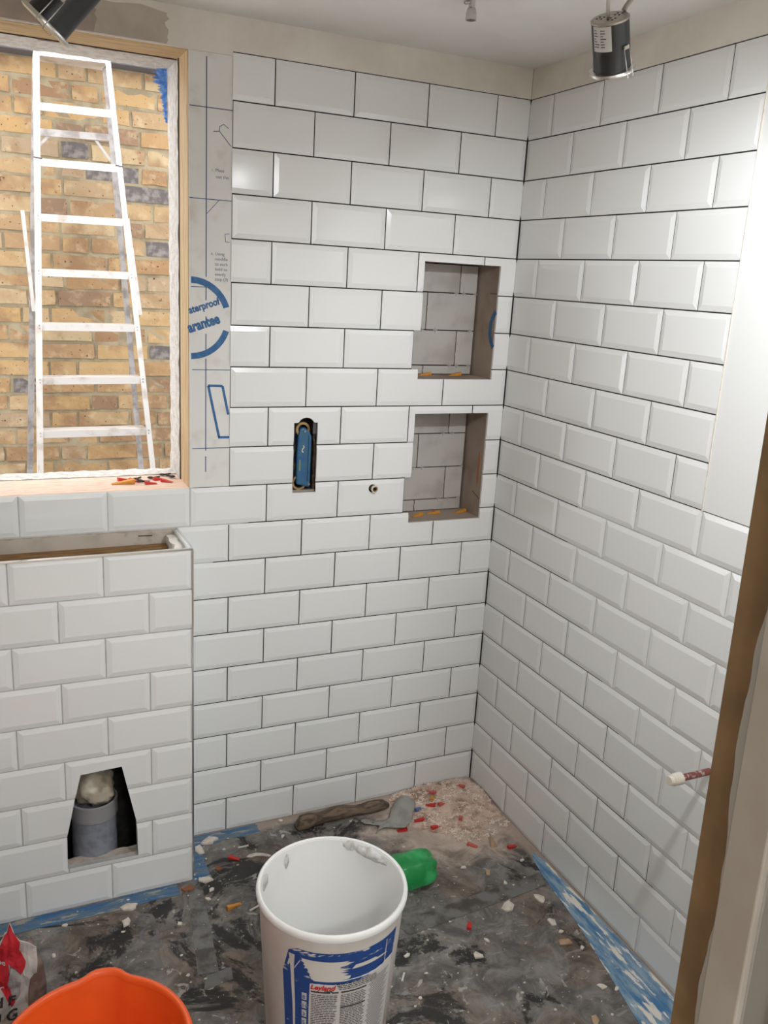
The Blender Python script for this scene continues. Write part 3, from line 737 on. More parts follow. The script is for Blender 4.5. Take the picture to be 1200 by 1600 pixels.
tr = MB(); tr.box(LEFT, BX, BY-.0015, BY+.009, .9155, .919); tr.build('edge_trim', M['trim'], box)
MB().box(BX-.0028, BX+.001, BY-.0015, BY+.008, 0.0, .9155).build('edge_trim', M['trim'], box)
MB().box(BX-.0028, BX+.001, BY+.009, .0, .9155, .919).build('edge_trim', M['trim'], box)
MB().box(LEFT, BX-.012, -.006, .0062, .60, .916).build('inner_render', M['board_raw'], box)
MB().prism(ragged(LEFT, -1.07, .862, .914, .006, 16, 9, 'rb'), -.0075, -.0055).build('cement_patch', M['cement'], box)
MB().bar((-1.04, -.0065, .9045), (-1.005, -.0065, .9035), .0022, .002).build('crack', M['dark_crack'], box)
MB().box(LEFT, -.972, -.040, -.007, .80, .882).build('batten', M['batten'], box, bevel=.002)
rough_box(-.972, -.953, -.17, -.006, .78, .905, .006, 3, 14, 8, 6).build('plaster_lump', M['plaster'], box)
rough_box(-1.256, -1.075, BY+TH+.013, BY+.045, .098, .113, .003, 14, 4, 2, 7).build('mortar_ledge', M['board_raw'], box)

# soil pipe seen through the cut-out
sp_ = empty('soil_pipe', (-1.176, -.098, 0), label='grey plastic soil pipe inside the cut-out of the tiled boxing', cat='pipe')
MB().lathe([(.055, 0.001), (.055, .205), (.0515, .205), (.0515, .001)], 40).build('pipe', M['soil_pipe'], sp_, smooth=True, sharp=.6)
MB().lathe([(.0555, .206), (.0585, .208), (.0585, .25), (.0545, .252), (.0515, .25)], 40).build('collar', M['soil_collar'], sp_, smooth=True, sharp=.6)
def crumple(name, mat, c, sx, sy, sz, amp, seed, label, cat, sub=4, freq=18):
    bm = bmesh.new(); bmesh.ops.create_icosphere(bm, subdivisions=sub, radius=1.0)
    for v in bm.verts:
        n = v.co.normalized(); q = n*freq*.12+Vector((seed, seed*2, 0))
        k = 1 + amp*(noise.noise(q*1.2) + .6*abs(noise.noise(q*2.6)) + .35*noise.noise(q*6))
        v.co = Vector((n.x*sx*k, n.y*sy*k, n.z*sz*k))
    me = bpy.data.meshes.new(name); bm.to_mesh(me); bm.free(); me.materials.append(mat)
    for p in me.polygons: p.use_smooth = True
    o = link_obj(name, me, None, c)
    if label: tag(o, label, cat)
    return o
pb = crumple('plastic_bag', M['plastic_bag'], (-1.176, -.098, .285), .050, .050, .045, .26, 3.1, 'crumpled cream plastic bag stuffed into the grey soil pipe', 'bag', 4, 11)

# ------------------------------------------------------------ valve, stub, copper tail
vl = empty('shower_valve', (-.602, .0075, .993), label='blue-capped concealed shower valve in a rough slot between tiles', cat='valve')
MB().prism([(x+.602, z-.993) for x, z in [(-.6365, .9925), (-.5705, .9925), (-.5705, 1.1975), (-.6365, 1.1975)]], .060, .064).build('recess_back', M['muck'], vl)
rm = rough_box(-.034, -.027, .004, .062, .001, .19, .005, 2, 6, 22, 12); rm.build('rough_plaster', M['muck'], vl)
rm = rough_box(.0255, .031, .004, .062, .001, .19, .004, 2, 6, 22, 13); rm.build('rough_plaster', M['muck'], vl)
MB().box(-.0335, .0315, .001, .02, .0008, .006).build('steel_bracket', M['steel'], vl)
MB().box(.022, .0312, .0015, .004, .158, .19).build('steel_bracket', M['gutter'], vl)
def ring(cx, cz, y0, y1, r0, r1):
    m = MB(); n = 28; vs = []
    for y in (y0, y1):
        for r in (r0, r1):
            for k in range(n): vs.append((cx+r*math.cos(2*PI*k/n), y, cz+r*math.sin(2*PI*k/n)))
    fs = []
    for k in range(n):
        j = (k+1) % n
        fs += [(k, j, n+j, n+k), (2*n+k, 3*n+k, 3*n+j, 2*n+j), (n+k, n+j, 3*n+j, 3*n+k), (k, 2*n+k, 2*n+j, j)]
    return m.add(vs, fs)
ring(-.006, .170, .002, .05, .013, .0195).build('brass_collar', M['brass'], vl)
ring(-.012, .026, .002, .05, .015, .0205).build('brass_collar', M['brass'], vl)
cov = MB().prism([(-.022, .022), (.017, .012), (.0185, .15), (.012, .165), (-.002, .176), (-.016, .172), (-.020, .15), (-.0225, .09)], -.004, .05)
cv = cov.build('blue_cover', M['valve_blue'], vl, bevel=.005)
MB().bar((.010, -.0055, .03), (.011, -.0055, .155), .004, .004).build('cover_rib', M['valve_blue'], cv)
MB().tube([(-.006, -.0045, .128), (-.003, -.0045, .124), (-.008, -.0045, .118), (-.009, -.0045, .112), (-.005, -.0045, .110)], .0016, 5).build('paint_chip', M['cap_white'], cv)
MB().bar((-.014, -.0042, .06), (-.014, -.0042, .09), .004, .001).build('paint_chip', M['valve_green'], cv)
MB().cyl((-.003, -.0065, .166), (-.003, -.001, .166), .003, n=10).build('screw', M['steel'], cv)
MB().cyl((.013, -.0065, .022), (.013, -.001, .022), .0028, n=10).build('screw', M['steel'], cv)
stb = empty('pipe_stub', (-.402, 0, .995), label='small brass pipe fitting poking through a tile beside the shower valve', cat='pipe fitting')
ring(0.0035, -.0005, -.009, .03, .0045, .0088).build('body', M['brass'], stb, smooth=True, sharp=.6)
ring(0.0035, -.0005, -.011, -.004, .0075, .0100).build('flange', M['cap_white'], stb, smooth=True, sharp=.6)
MB().cyl((0.0035, .004, -.0005), (.0035, .012, -.0005), .0045, n=14).build('bore', M['black_hole'], stb)
MB().cyl((0, .012, 0), (0, .03, 0), .0112, n=16).build('rough_hole', M['muck'], stb)
ct = empty('copper_pipe_tail', (0, -.944, .578), label='copper pipe end with cream cap sticking out of the tiled wall', cat='pipe')
MB().cyl((-.085, 0, 0), (.006, 0, 0), .0075, n=18).build('copper_pipe', M['copper'], ct, smooth=True, sharp=.6)
MB().lathe([(.0, .112), (.0095, .112), (.0105, .109), (.0105, .103), (.0125, .102), (.013, .097), (.0125, .092), (.0133, .090), (.0133, .080), (.011, .078), (.0078, .078)], 20).xform(Matrix.Rotation(-PI/2, 4, 'Y')).build('cap', M['cap_white'], ct, smooth=True, sharp=.5)

# ------------------------------------------------------------ downlights, ceiling fitting
def basis(a):
    a = Vector(a).normalized(); x = a.orthogonal().normalized(); return a
def downlight(name, back, axis, roll, label, lit=False, group='downlights dangling from the ceiling', ceil_pt=None, strap=None):
    ax = Vector(axis).normalized()
    o = empty(name, back, label=label, cat='downlight', group=group)
    # local frame: -z of the can points along the axis
    zq = (-ax); xq = (RT - zq*RT.dot(zq)).normalized(); yq = zq.cross(xq)
    R = Matrix((xq, yq, zq)).transposed().to_4x4() @ Matrix.Rotation(roll, 4, 'Z') @ Matrix.Diagonal((.88, .88, .80, 1))
    def B(mb, nm, mat, par=o, **k): return mb.xform(R).build(nm, mat, par, **k)
    L = .098
    body = B(MB().lathe([(.0, -.002), (.030, -.002), (.0335, -.004), (.0335, -.09), (.035, -L), (.030, -L), (.028, -.06), (.0, -.06)], 36), 'can', M['black'], smooth=True, sharp=.5)
    B(MB().lathe([(.0, .0005), (.0315, .0005), (.0345, -.0015), (.0345, -.005), (.0335, -.005)], 36), 'back_plate', M['steel'], smooth=True, sharp=.4)
    hm = MB()
    for cx, cy in ((-.016, .006), (.016, .006), (0, -.014)):
        for i in range(4):
            t = PI/2*i; x = cx+.0065*math.cos(t); y = cy+.0065*math.sin(t); hm.box(x-.0017, x+.0017, y-.0017, y+.0017, .0004, .0012)
    B(hm, 'vent_holes', M['black_hole'])
    B(MB().lathe([(.0345, -L+.004), (.0415, -L+.003), (.043, -L), (.0425, -L-.003), (.037, -L-.005), (.031, -L-.002), (.029, -L+.008)], 40), 'bezel', M['chrome'], smooth=True, sharp=.7)
    B(MB().lathe([(.0, -L+.018), (.0285, -L+.010)], 28), 'lamp_face', M['lamp_glow'] if lit else M['sticker'], smooth=True)
    lm = MB(); n = 10; vs = []; fs = []
    for i in range(n+1):
        t = math.radians(-160+ 62*i/n)
        for zz in (-.006, -.052): vs.append((.0341*math.cos(t), .0341*math.sin(t), zz))
    fs = [(2*i, 2*i+1, 2*i+3, 2*i+2) for i in range(n)]
    st = B(lm.add(vs, fs), 'sticker', M['sticker'], fix=True)
    tm = MB(); tr_ = random.Random(3)
    for r in range(7):
        zz = -.012-.005*r
        for a0 in range(2):
            t0 = math.radians(-156+24*a0); t1 = t0+math.radians(tr_.uniform(8, 20)); q = []
            for t in (t0, (t0+t1)/2, t1):
                for dz in (0, -.0016): q.append((.0344*math.cos(t), .0344*math.sin(t), zz+dz))
            tm.add(q, [(0, 1, 3, 2), (2, 3, 5, 4)])
    B(tm, 'sticker_print', M['ink'], st)
    for s in (0, PI):
        t = math.radians(-52)+s; c = Vector((math.cos(t), math.sin(t), 0)); d = Vector((-math.sin(t), math.cos(t), 0))
        B(MB().bar(c*.035+d*-.006+Vector((0, 0, -.052)), c*.035+d*.006+Vector((0, 0, -.052)), .007, .004, tuple(c)), 'clip_mount', M['steel'])
        w = MB()
        w.tube([c*.036+d*-.0065+Vector((0, 0, -.052)), c*.041+d*-.007+Vector((0, 0, -.09)), c*.043+d*-.007+Vector((0, 0, -.107)), c*.043+d*.007+Vector((0, 0, -.107)), c*.041+d*.007+Vector((0, 0, -.09)), c*.036+d*.0065+Vector((0, 0, -.052))], .0009, 6)
        B(w, 'spring_clip', M['chrome'], smooth=True)
    bp = Vector(back); ct_ = Vector(ceil_pt)-bp
    MB().tube([R.to_3x3() @ Vector((-.004, 0, .001)), R.to_3x3() @ Vector((-.004, 0, .02))*.9+Vector((0, 0, .006)), ct_*.6+Vector((0, 0, .0)), ct_+Vector((0, 0, 0))], .0032, 8).build('cable', M['cable'], o, smooth=True)
    if strap:
        MB().tube([R.to_3x3() @ Vector((.026, .012, .002)), R.to_3x3() @ Vector((.030, .012, .008)), Vector(strap)-bp], .004, 8).build('flex', M['cable_grey'], o, smooth=True)
    if lit:
        ld = bpy.data.lights.new('downlight_bulb', 'SPOT'); ld.energy = ROOM_SPOT_W; ld.spot_size = math.radians(147); ld.spot_blend = .55; ld.shadow_soft_size = .028; ld.color = (.93, .97, 1.0)
        lo = bpy.data.objects.new('bulb_light', ld); col.objects.link(lo); lo.parent = o
        lo.location = R.to_3x3() @ Vector((0, 0, -L-.012)); lo.rotation_euler = R.to_3x3().normalized().to_euler()
    return o
a2 = RT*.24 + DN*.80 + FW*.75
downlight('downlight', (-.437, -.892, 1.977), a2, 0.0, 'dangling black downlight with white sticker, hung near the tiled side wall', ceil_pt=(-.455, -.90, CEIL), strap=(-.34, -.93, CEIL))
a1 = RT*-.70 + DN*.71 + FW*.10
rimc = Vector((-1.265, -.766, 1.866)); b1 = rimc - a1.normalized()*.078
downlight('downlight', tuple(b1), a1, math.radians(-20), 'dangling dusty black downlight in front of the window head', ceil_pt=(b1.x+.05, b1.y-.01, CEIL))
downlight('downlight', (-.46, -1.40, 1.985), (.32, .36, -.87), 0.0, 'lit downlight hanging by the doorway', lit=True, ceil_pt=(-.47, -1.41, CEIL))
cf = empty('ceiling_pipe_fitting', (-.423, -.41, CEIL), label='small chrome pipe fitting poking down through the ceiling', cat='pipe fitting')
MB().lathe([(.0065, .0), (.0065, -.016), (.009, -.017), (.009, -.020)], 18).build('pipe', M['chrome'], cf, smooth=True, sharp=.5)
MB().lathe([(.0075, -.014), (.0100, -.017), (.0125, -.026), (.0128, -.037), (.0105, -.037), (.010, -.028), (.0, -.028)], 6).build('nut', M['chrome'], cf)
MB().lathe([(.0, -.030), (.0098, -.0285)], 18).build('bore', M['black_hole'], cf)
MB().tube([(-.006, 0, -.004), (-.014, 0, -.007), (-.017, 0, -.006)], .004, 8).build('lug', M['steel'], cf)

# fill lamp added in the unseen hall behind the viewer, lifts the room's ambient light
hl = empty('hall_fill_lamp', (-1.15, -2.95, CEIL), label='round white fill lamp added on the unseen hall ceiling', cat='lamp')
MB().lathe([(.0, -.045), (.10, -.042), (.125, -.025), (.13, 0)], 32).build('shade', M['lamp_glow'], hl, smooth=True)
MB().lathe([(.131, -.012), (.138, -.012), (.138, 0)], 32).build('rim', M['chrome'], hl, smooth=True)
ld = bpy.data.lights.new('hall_fill_lamp', 'AREA'); ld.shape = 'DISK'; ld.size = .26; ld.energy = HALL_FILL_W; ld.color = (.93, .97, 1.0)
lo = bpy.data.objects.new('hall_fill_light', ld); col.objects.link(lo); lo.parent = hl; lo.location = (0, 0, -.05)

# ------------------------------------------------------------ white paint bucket
BK = (-.788, -.763, 0)
bk = empty('paint_bucket', BK, label='white plastic paint bucket with torn blue label and dried plaster inside', cat='bucket')
H, R1, R0 = .38, .1475, .124
def br(z): return R0+(R1-R0)*z/H
MB().lathe([(.0, .002), (R0-.004, .001), (R0, .006), (br(H-.03), H-.03), (br(H-.03)+.001, H-.004), (R1-.001, H-.002)], 72).build('body', M['bucket_dirty'], bk, smooth=True, sharp=.9)
MB().lathe([(R1-.001, H-.002), (R1-.004, H-.004), (br(H-.06)-.004, H-.06), (br(.10)-.004, .10), (R0-.012, .055), (.06, .045), (.0, .043)], 72).build('inner_wall', M['bucket'], bk, smooth=True, sharp=.9)
MB().lathe([(br(H-.014)+.0005, H-.016), (R1+.0045, H-.014), (R1+.0055, H-.008), (R1+.004, H-.001), (R1+.001, H+.001), (R1-.003, H-.001), (R1-.0035, H-.008)], 72).build('rim', M['bucket'], bk, smooth=True, sharp=.9)
# angle on the bucket facing the camera
TC = math.atan2(CP.y-BK[1], CP.x-BK[0])
def cone_pt(s, z, lift=.0006):                   # s metres to the viewer's right of the front line, z height
    r = br(z)+lift; t = TC + s/br(.3); return (r*math.cos(t), r*math.sin(t), z)
def patch(poly_rows, lift, name, mat, parent):   # rows: (z, s0, s1)
    m = MB(); n = 14
    for i in range(len(poly_rows)-1):
        (za, a0, a1_), (zb, b0, b1_) = poly_rows[i], poly_rows[i+1]
        vs = [];
        for k in range(n+1):
            f = k/n; vs += [cone_pt(a0+(a1_-a0)*f, za, lift), cone_pt(b0+(b1_-b0)*f, zb, lift)]
        m.add(vs, [(2*k, 2*k+1, 2*k+3, 2*k+2) for k in range(n)])
    return m.build(name, mat, parent, smooth=True)
lab = patch([(.10, -.092, .150), (.20, -.093, .152), (.27, -.095, .152), (.326, -.080, .155), (.337, -.060, .156)], .0006, 'label', M['label_blue'], bk)
lab['label'] = 'scuffed blue label with white text panel'
patch([(.10, -.070, -.066), (.20, -.0715, -.0655), (.25, -.074, -.067), (.29, -.076, -.068), (.32, -.079, -.066)], .0011, 'tear', M['bucket_dirty'], lab)
tj = random.Random(6)
patch([(.270+.0024*i, -.028-.0013*i+tj.uniform(-.003, .003), .030+tj.uniform(-.016, .022)) for i in range(21)], .0011, 'tear', M['bucket_dirty'], lab)
patch([(.297+.0022*i, .045+.002*i, .125-.008*i+tj.uniform(-.008, .008)) for i in range(5)], .0011, 'tear', M['bucket_dirty'], lab)
patch([(.255, .121, .123), (.30, .122, .1245), (.33, .122, .1245)], .0012, 'tear', M['bucket_dirty'], lab)
pan = patch([(.10, -.0365, .150), (.20, -.0360, .150), (.262, -.0345, .150), (.272, .02, .150), (.279, .105, .151)], .0012, 'text_panel', M['label_white'], lab)
tx = MB(); trr = random.Random(8)
def tbar(s0, s1, z, h):
    n = 4
    vs = []
    for k in range(n+1): f = k/n; vs += [cone_pt(s0+(s1-s0)*f, z, .0016), cone_pt(s0+(s1-s0)*f, z+h, .0016)]
    tx.add(vs, [(2*k, 2*k+1, 2*k+3, 2*k+2) for k in range(n)])
for i in range(30):
    z = .236-.0043*i
    s = -.0315
    while s < .018-.006*trr.random():
        w = trr.uniform(.004, .011); tbar(s, min(s+w, .020), z, .0018); s += w+.0013
    s = .027
    while s < .078-.008*trr.random():
        w = trr.uniform(.004, .011); tbar(s, min(s+w, .080), z, .0018); s += w+.0013
for i in range(4):
    z = .263-.0042*i; s = .017+.002*i
    while s < .10:
        w = trr.uniform(.004, .010); tbar(s, s+w, z+.00012*(s*1000-17)*.0+.0, .0020); s += w+.0013
tbar(-.032, .006, .2425, .0036); tbar(.009, .022, .2425, .0036); tbar(.027, .080, .2425, .0036); tbar(.027, .080, .205, .0036)
for i in range(34):
    tbar(.086+.002*(i % 3), .14-.004*(i % 4), .255-.0043*i, .0012)
tx.build('small_print', M['ink'], pan)
def bucket_text(body, size, s, z, mat, shear=0, bold=0, lift=.0018, vert=False, name='lettering', par=None):
    me = text_mesh(body, size, shear, bold)
    for v in me.vertices:
        x, y = v.co.x, v.co.y
        v.co = Vector(cone_pt(s-y, z+x, lift)) if vert else Vector(cone_pt(s+x, z+y, lift))
    me.materials.clear(); me.materials.append(mat)
    return link_obj(name, me, par or pan)
bucket_text('Leyland', .0155, -.0335, .2505, M['label_red'], .25, .0006)
bucket_text('trade', .0075, -.006, .2455, M['ink'], .1, .0003)
for i, ch in enumerate(('8', 'H', '3', 'S', '5')):
    patch([(.236-.021*i-.017, -.0505, -.0405), (.236-.021*i, -.0507, -.0405)], .0012, 'code_box', M['label_white'], lab)
    bucket_text(ch, .013, -.0495, .2215-.021*i, M['label_blue'], 0, .0002, .0017, par=lab)
# dried plaster stuck inside the rim and a smear lower down
def blob(name, t, z, w, h, dep, seed, par, rr=None):
    m = MB(); nu, nv = 12, 6; r = random.Random(seed); vs = []
    for j in range(nv+1):
        for i in range(nu+1):
            u = i/nu*2-1; v = j/nv*2-1; f = max(0, 1-u*u)*max(0, 1-v*v)
            zz = z+v*h*(.6+.4*math.cos(u*2))+noise.noise(Vector((u*2, v*2, seed)))*h*.4; rad = br(zz)-.0042-dep*f*(.7+.6*noise.noise(Vector((u*4, v*4, seed+3)))) + .0006
            tt = t+u*w/br(z); vs.append((rad*math.cos(tt), rad*math.sin(tt), min(zz, H-.001)))
    m.add(vs, [(j*(nu+1)+i, j*(nu+1)+i+1, (j+1)*(nu+1)+i+1, (j+1)*(nu+1)+i) for j in range(nv) for i in range(nu)])
    return m.build(name, M['bucket_plaster'], par, smooth=True)
blob('dried_plaster', TC+PI-.62, .362, .045, .014, .012, 2, bk); blob('dried_plaster', TC+PI-.25, .366, .018, .012, .006, 5, bk)
blob('dried_plaster', TC+PI+.78, .35, .008, .018, .004, 9, bk); blob('dried_plaster', TC+PI+1.35, .35, .02, .02, .003, 12, bk)

# ------------------------------------------------------------ orange builder's bucket
OB = (-1.262, -.870, 0)
ob = empty('builders_bucket', OB, label='orange plastic builders bucket with a pouring lip, beside the paper sack', cat='bucket')
HO, RO, ROb = .255, .160, .112
tl = math.atan2(-.71-OB[1], -1.224-OB[0])
def lip(r, z, t):
    d = (t-tl+PI) % (2*PI)-PI
    f = math.exp(-(d/.21)**4) * max(0.0, (z-.13)/(HO-.13))
    return r+.013*f, z+.004*f
MB().lathe([(.0, .002), (ROb-.003, .001), (ROb, .005), (RO-.002, HO-.012), (RO-.0045, HO-.012), (RO-.012, HO-.04), (ROb-.003, .012), (.0, .012)], 96, lip).build('body', M['orange'], ob, smooth=True, sharp=.9)
MB().lathe([(RO-.003, HO-.018), (RO+.006, HO-.016), (RO+.0085, HO-.008), (RO+.006, HO-.001), (RO+.001, HO+.001), (RO-.004, HO-.002), (RO-.005, HO-.012)], 96, lip).build('rim', M['orange'], ob, smooth=True, sharp=1.2)
for s in (-1, 1):
    t = tl+s*PI/2*1.0
    MB().cyl((math.cos(t)*(RO-.012), math.sin(t)*(RO-.012), HO-.03), (math.cos(t)*(RO+.012), math.sin(t)*(RO+.012), HO-.03), .012, n=16).build('handle_lug', M['orange'], ob)

# ------------------------------------------------------------ red and white paper sack
SO = Vector((-1.47, -.53, 0))
sk = empty('plaster_sack', tuple(SO), label='crumpled red and white paper sack standing beside the orange bucket', cat='sack')
def fold(x, z):                                   # creases of the front sheet
    return .010*noise.noise(Vector((x*34, z*26, 1.7))) + .006*abs(noise.noise(Vector((x*70, z*30, 5.1)))) + .05*max(0, z-.18)
def sheet(outline, off, thick, name, mat, y0=-.56):
    bm = bmesh.new(); f = bm.faces.new([bm.verts.new((x, 0, z)) for x, z in outline])
    bmesh.ops.triangulate(bm, faces=bm.faces[:])
    for _ in range(3): bmesh.ops.subdivide_edges(bm, edges=[e for e in bm.edges if e.calc_length() > .012], cuts=1, use_grid_fill=False); bmesh.ops.triangulate(bm, faces=bm.faces[:])
    r = bmesh.ops.extrude_face_region(bm, geom=bm.faces[:]); top = {v for v in r['geom'] if isinstance(v, bmesh.types.BMVert)}
    for v in bm.verts:
        yy = y0+fold(v.co.x, v.co.z)+off
        if v in top: yy += thick if thick < .02 else max(.003, thick*(1-v.co.z/.21))
        v.co = Vector((v.co.x-SO.x, yy-SO.y, v.co.z))
    bmesh.ops.recalc_face_normals(bm, faces=bm.faces)
    me = bpy.data.meshes.new(name); bm.to_mesh(me); bm.free(); me.materials.append(mat)
    return link_obj(name, me, sk)
sheet([(-1.60, .001), (-1.60, .24), (-1.52, .262), (-1.455, .245), (-1.416, .2494), (-1.4044, .2503), (-1.3953, .2685), (-1.3906, .2708), (-1.3849, .2916), (-1.3765, .2612), (-1.3683, .2511), (-1.3546, .2415), (-1.3388, .2220), (-1.3381, .1970), (-1.3406, .1683), (-1.3538, .1555), (-1.3592, .1180), (-1.3650, .0963), (-1.362, .001)], 0.0, .07, 'paper', M['bag_white'])
sheet([(-1.60, .12), (-1.60, .235), (-1.52, .258), (-1.455, .242), (-1.416, .2479), (-1.4045, .2488), (-1.3953, .2675), (-1.3906, .2700), (-1.3849, .2905), (-1.3801, .2714), (-1.3683, .2505), (-1.3710, .2307), (-1.3600, .2011), (-1.3617, .1908), (-1.3695, .1779), (-1.3794, .1920), (-1.3916, .2067), (-1.3970, .1700), (-1.3928, .1375), (-1.3834, .1122), (-1.3900, .1004), (-1.4002, .1322), (-1.4096, .1526), (-1.4208, .1626), (-1.5, .14)], -.0060, .0045, 'red_print', M['bag_red'])
sheet([(-1.3880, .1990), (-1.3700, .1770), (-1.3735, .1306), (-1.3821, .1170), (-1.3955, .1605)], -.0062, .0045, 'printed_patch', M['bag_grey'])
MB().add([tuple(Vector(v)-SO) for v in [(-1.3532, -.49, .150), (-1.336, -.49, .156), (-1.326, -.48, .120), (-1.3205, -.47, .0585), (-1.322, -.46, .001), (-1.362, -.49, .001), (-1.36, -.45, .150), (-1.345, -.43, .150), (-1.335, -.42, .06), (-1.34, -.42, .001)]], [(0, 1, 2, 3, 4, 5), (0, 6, 7, 1), (1, 7, 8, 2), (2, 8, 9, 3), (3, 9, 4), (6, 0, 5, 9), (7, 6, 9, 8)]).build('torn_flap', plain('brown_inner_paper', srgb(122, 92, 84), .8, var=srgb(168, 146, 136), vscale=18), sk)
def sack_text(body, size, x, z, mat, bold=0, shear=0):
    me = text_mesh(body, size, shear, bold)
    for v in me.vertices:
        X = x+v.co.x; Z = z+v.co.y; v.co = Vector((X-SO.x, -.56+fold(X, Z)-.0075-SO.y, Z))
    me.materials.clear(); me.materials.append(mat)
    return link_obj('lettering', me, sk)
sack_text('ee', .014, -1.4105, .2065, M['bag_white'], .0004); sack_text('d F', .030, -1.4215, .1130, M['ink'], .0010, .1); sack_text('l G', .030, -1.4180, .0750, M['ink'], .0010, .1)

# ------------------------------------------------------------ green bottle
gb = empty('plastic_bottle', (-.348, -.400, .0), math.radians(180+2), label='crumpled green plastic drinks bottle lying on the floor behind the white bucket', cat='bottle')
def pet(r, z, t):
    if z < .06: k = 1-z/.06; r = r*(1-.36*k*(.5-.5*math.cos(5*t+.6)))
    if .05 < z < .2: r *= 1-.03*math.sin(z*110)*(1 if z > .07 else 0)-.04*max(0, math.cos(2*t+.4))
    return r, z
prof = [(.0, .012), (.018, .006), (.034, .0), (.045, .012), (.049, .03), (.0495, .05)] + [(.0495, .05+.0125*i) for i in range(1, 13)] + [(.048, .215), (.042, .245), (.03, .275), (.018, .295), (.0135, .305), (.0135, .312), (.017, .313), (.017, .317), (.013, .318), (.013, .330)]
g_ = MB().lathe(prof, 40, pet); g_.xform(Matrix.Translation((0, 0, .0495)) @ Matrix.Rotation(PI/2, 4, 'Y'))
bo = g_.build('body', M['green'], gb, smooth=True, sharp=1.2)
MB().cyl((.318, 0, .0495), (.333, 0, .0495), .0155, n=20).build('cap', M['cap_green'], gb)

# ------------------------------------------------------------ stick, rag, lumps
pts = []; rad = []
for i in range(15):
    f = i/14; x = -.620+.300*f; y = -.078+.030*f+.010*math.sin(f*5); r = .021*(1-.25*f)*(1+.12*math.sin(f*17))
    if i == 0: r *= .55
    if i == 14: r *= .6
    pts.append((x, y, r*.95+.0008)); rad.append(r)
tm = MB().tube(pts, rad, 12)
tm.v = [tuple(Vector(v)+Vector((0, 0, 0))+.002*Vector((noise.noise(Vector(v)*60), noise.noise(Vector(v)*60+Vector((3, 3, 3))), abs(noise.noise(Vector(v)*60+Vector((7, 1, 3))))))) for v in tm.v]
tag(tm.build('wood_stick', M['old_wood'], None, smooth=True), 'dirty rough stick of wood lying along the foot of the back wall', 'stick')
def rag():
    m = MB(); nu, nv = 16, 14; vs = []
    for j in range(nv+1):
        for i in range(nu+1):
            u = i/nu; v = j/nv
            x = -.41+.15*u+.02*math.sin(v*6); y = -.172+.060*v+.018*math.sin(u*7+v*2)
            z = .006+.016*abs(noise.noise(Vector((u*5, v*5, 2))))+.058*max(0, u-.45)*max(0, 1-abs(v-.55)*1.3)*1.6
            if u > .5: x -= (u-.5)*.035; y += (u-.5)*.05
            vs.append((x, y, z))
    m.add(vs, [(j*(nu+1)+i, j*(nu+1)+i+1, (j+1)*(nu+1)+i+1, (j+1)*(nu+1)+i) for j in range(nv) for i in range(nu)])
    o = m.build('grey_rag', M['rag'], None, smooth=True); md = o.modifiers.new('t', 'SOLIDIFY'); md.thickness = .0015
    return tag(o, 'crumpled grey rag dropped against the wooden stick', 'rag')
rag()

# ------------------------------------------------------------ heap of dust and used spacers
def hz(x, y):
    d = math.hypot((x+.135)/.175, (y+.09)/.16); f = max(0, 1-d*d)
    return .024*f*(.8+.5*noise.noise(Vector((x*22, y*22, 0)))) + .0035*max(0, f)**.3*(1+noise.noise(Vector((x*60, y*60, 4)))) if f > 0 else 0
n = 46; vs = []; fs = []
for j in range(n+1):
    for i in range(n+1):
        x = -.36+.358*i/n; y = -.26+.258*j/n; h = hz(x, y); vs.append((x, y, h-.001 if h <= 0 else h))
fs = [(j*(n+1)+i, j*(n+1)+i+1, (j+1)*(n+1)+i+1, (j+1)*(n+1)+i) for j in range(n) for i in range(n)]
fs = [f for f in fs if max(vs[i][2] for i in f) > 0]
hp = MB().add(vs, fs).build('dust_heap', M['dust'], None, smooth=True)
tag(hp, 'pinkish heap of brick dust and rubble swept into the tiled corner', 'dust', kind='stuff')
cr = MB(); rr = random.Random(5)
for i in range(640):
    a = rr.random()*2*PI; q = math.sqrt(rr.random())*1.12; x = -.16+.20*q*math.cos(a); y = -.125+.155*q*math.sin(a)
    if x > -.006 or y > -.006 or hz(x, y) <= 0 and x < -.2: continue
    zz = max(hz(x, y), 0)+.0016; t = rr.random()*PI; tl_ = rr.uniform(-.5, .5); L = rr.uniform(.006, .010)
    for dt in ((0, PI/2) if rr.random() < .8 else (0,)):
        d = Vector((math.cos(t+dt), math.sin(t+dt), math.sin(tl_)*(.5 if dt == 0 else -.3)))*L
        cr.bar(Vector((x, y, zz))-d, Vector((x, y, zz))+d, .0019, .0022, (0, 0, 1))
so = cr.build('spacer_litter', M['spacer_pink'], hp); so['kind'] = 'stuff'; so['label'] = 'used pale cross spacers littering the heap'

# ------------------------------------------------------------ wedges, flakes, splinters
def wedge_mesh(name, mat, L=.030, w=.011, h=.008):
    m = MB().add([(-L/2, -w/2, 0), (L/2, -w/2, 0), (L/2, w/2, 0), (-L/2, w/2, 0), (-L/2, -w/2, h), (-L/2, w/2, h), (L/2, -w/2, .001), (L/2, w/2, .001)],
                 [(0, 3, 2, 1), (4, 6, 7, 5), (0, 1, 6, 4), (3, 5, 7, 2), (0, 4, 5, 3), (1, 2, 7, 6)])
    me = m.mesh(name, mat); return me
wm_ = {k: wedge_mesh('tile_wedge', M[k]) for k in ('wedge_red', 'wedge_dustyred', 'wedge_orange', 'wedge_blue')}
wbig = wedge_mesh('tile_wedge', M['wedge_orange'], .040, .010, .010)
def wedge(mat, x, y, z, rz, label, group=None, me=None, tilt=0):
    o = link_obj('tile_wedge', me or wm_[mat], None, (x, y, z), (0, tilt, rz)); return tag(o, label, 'wedge', group)
wr_ = random.Random(2)
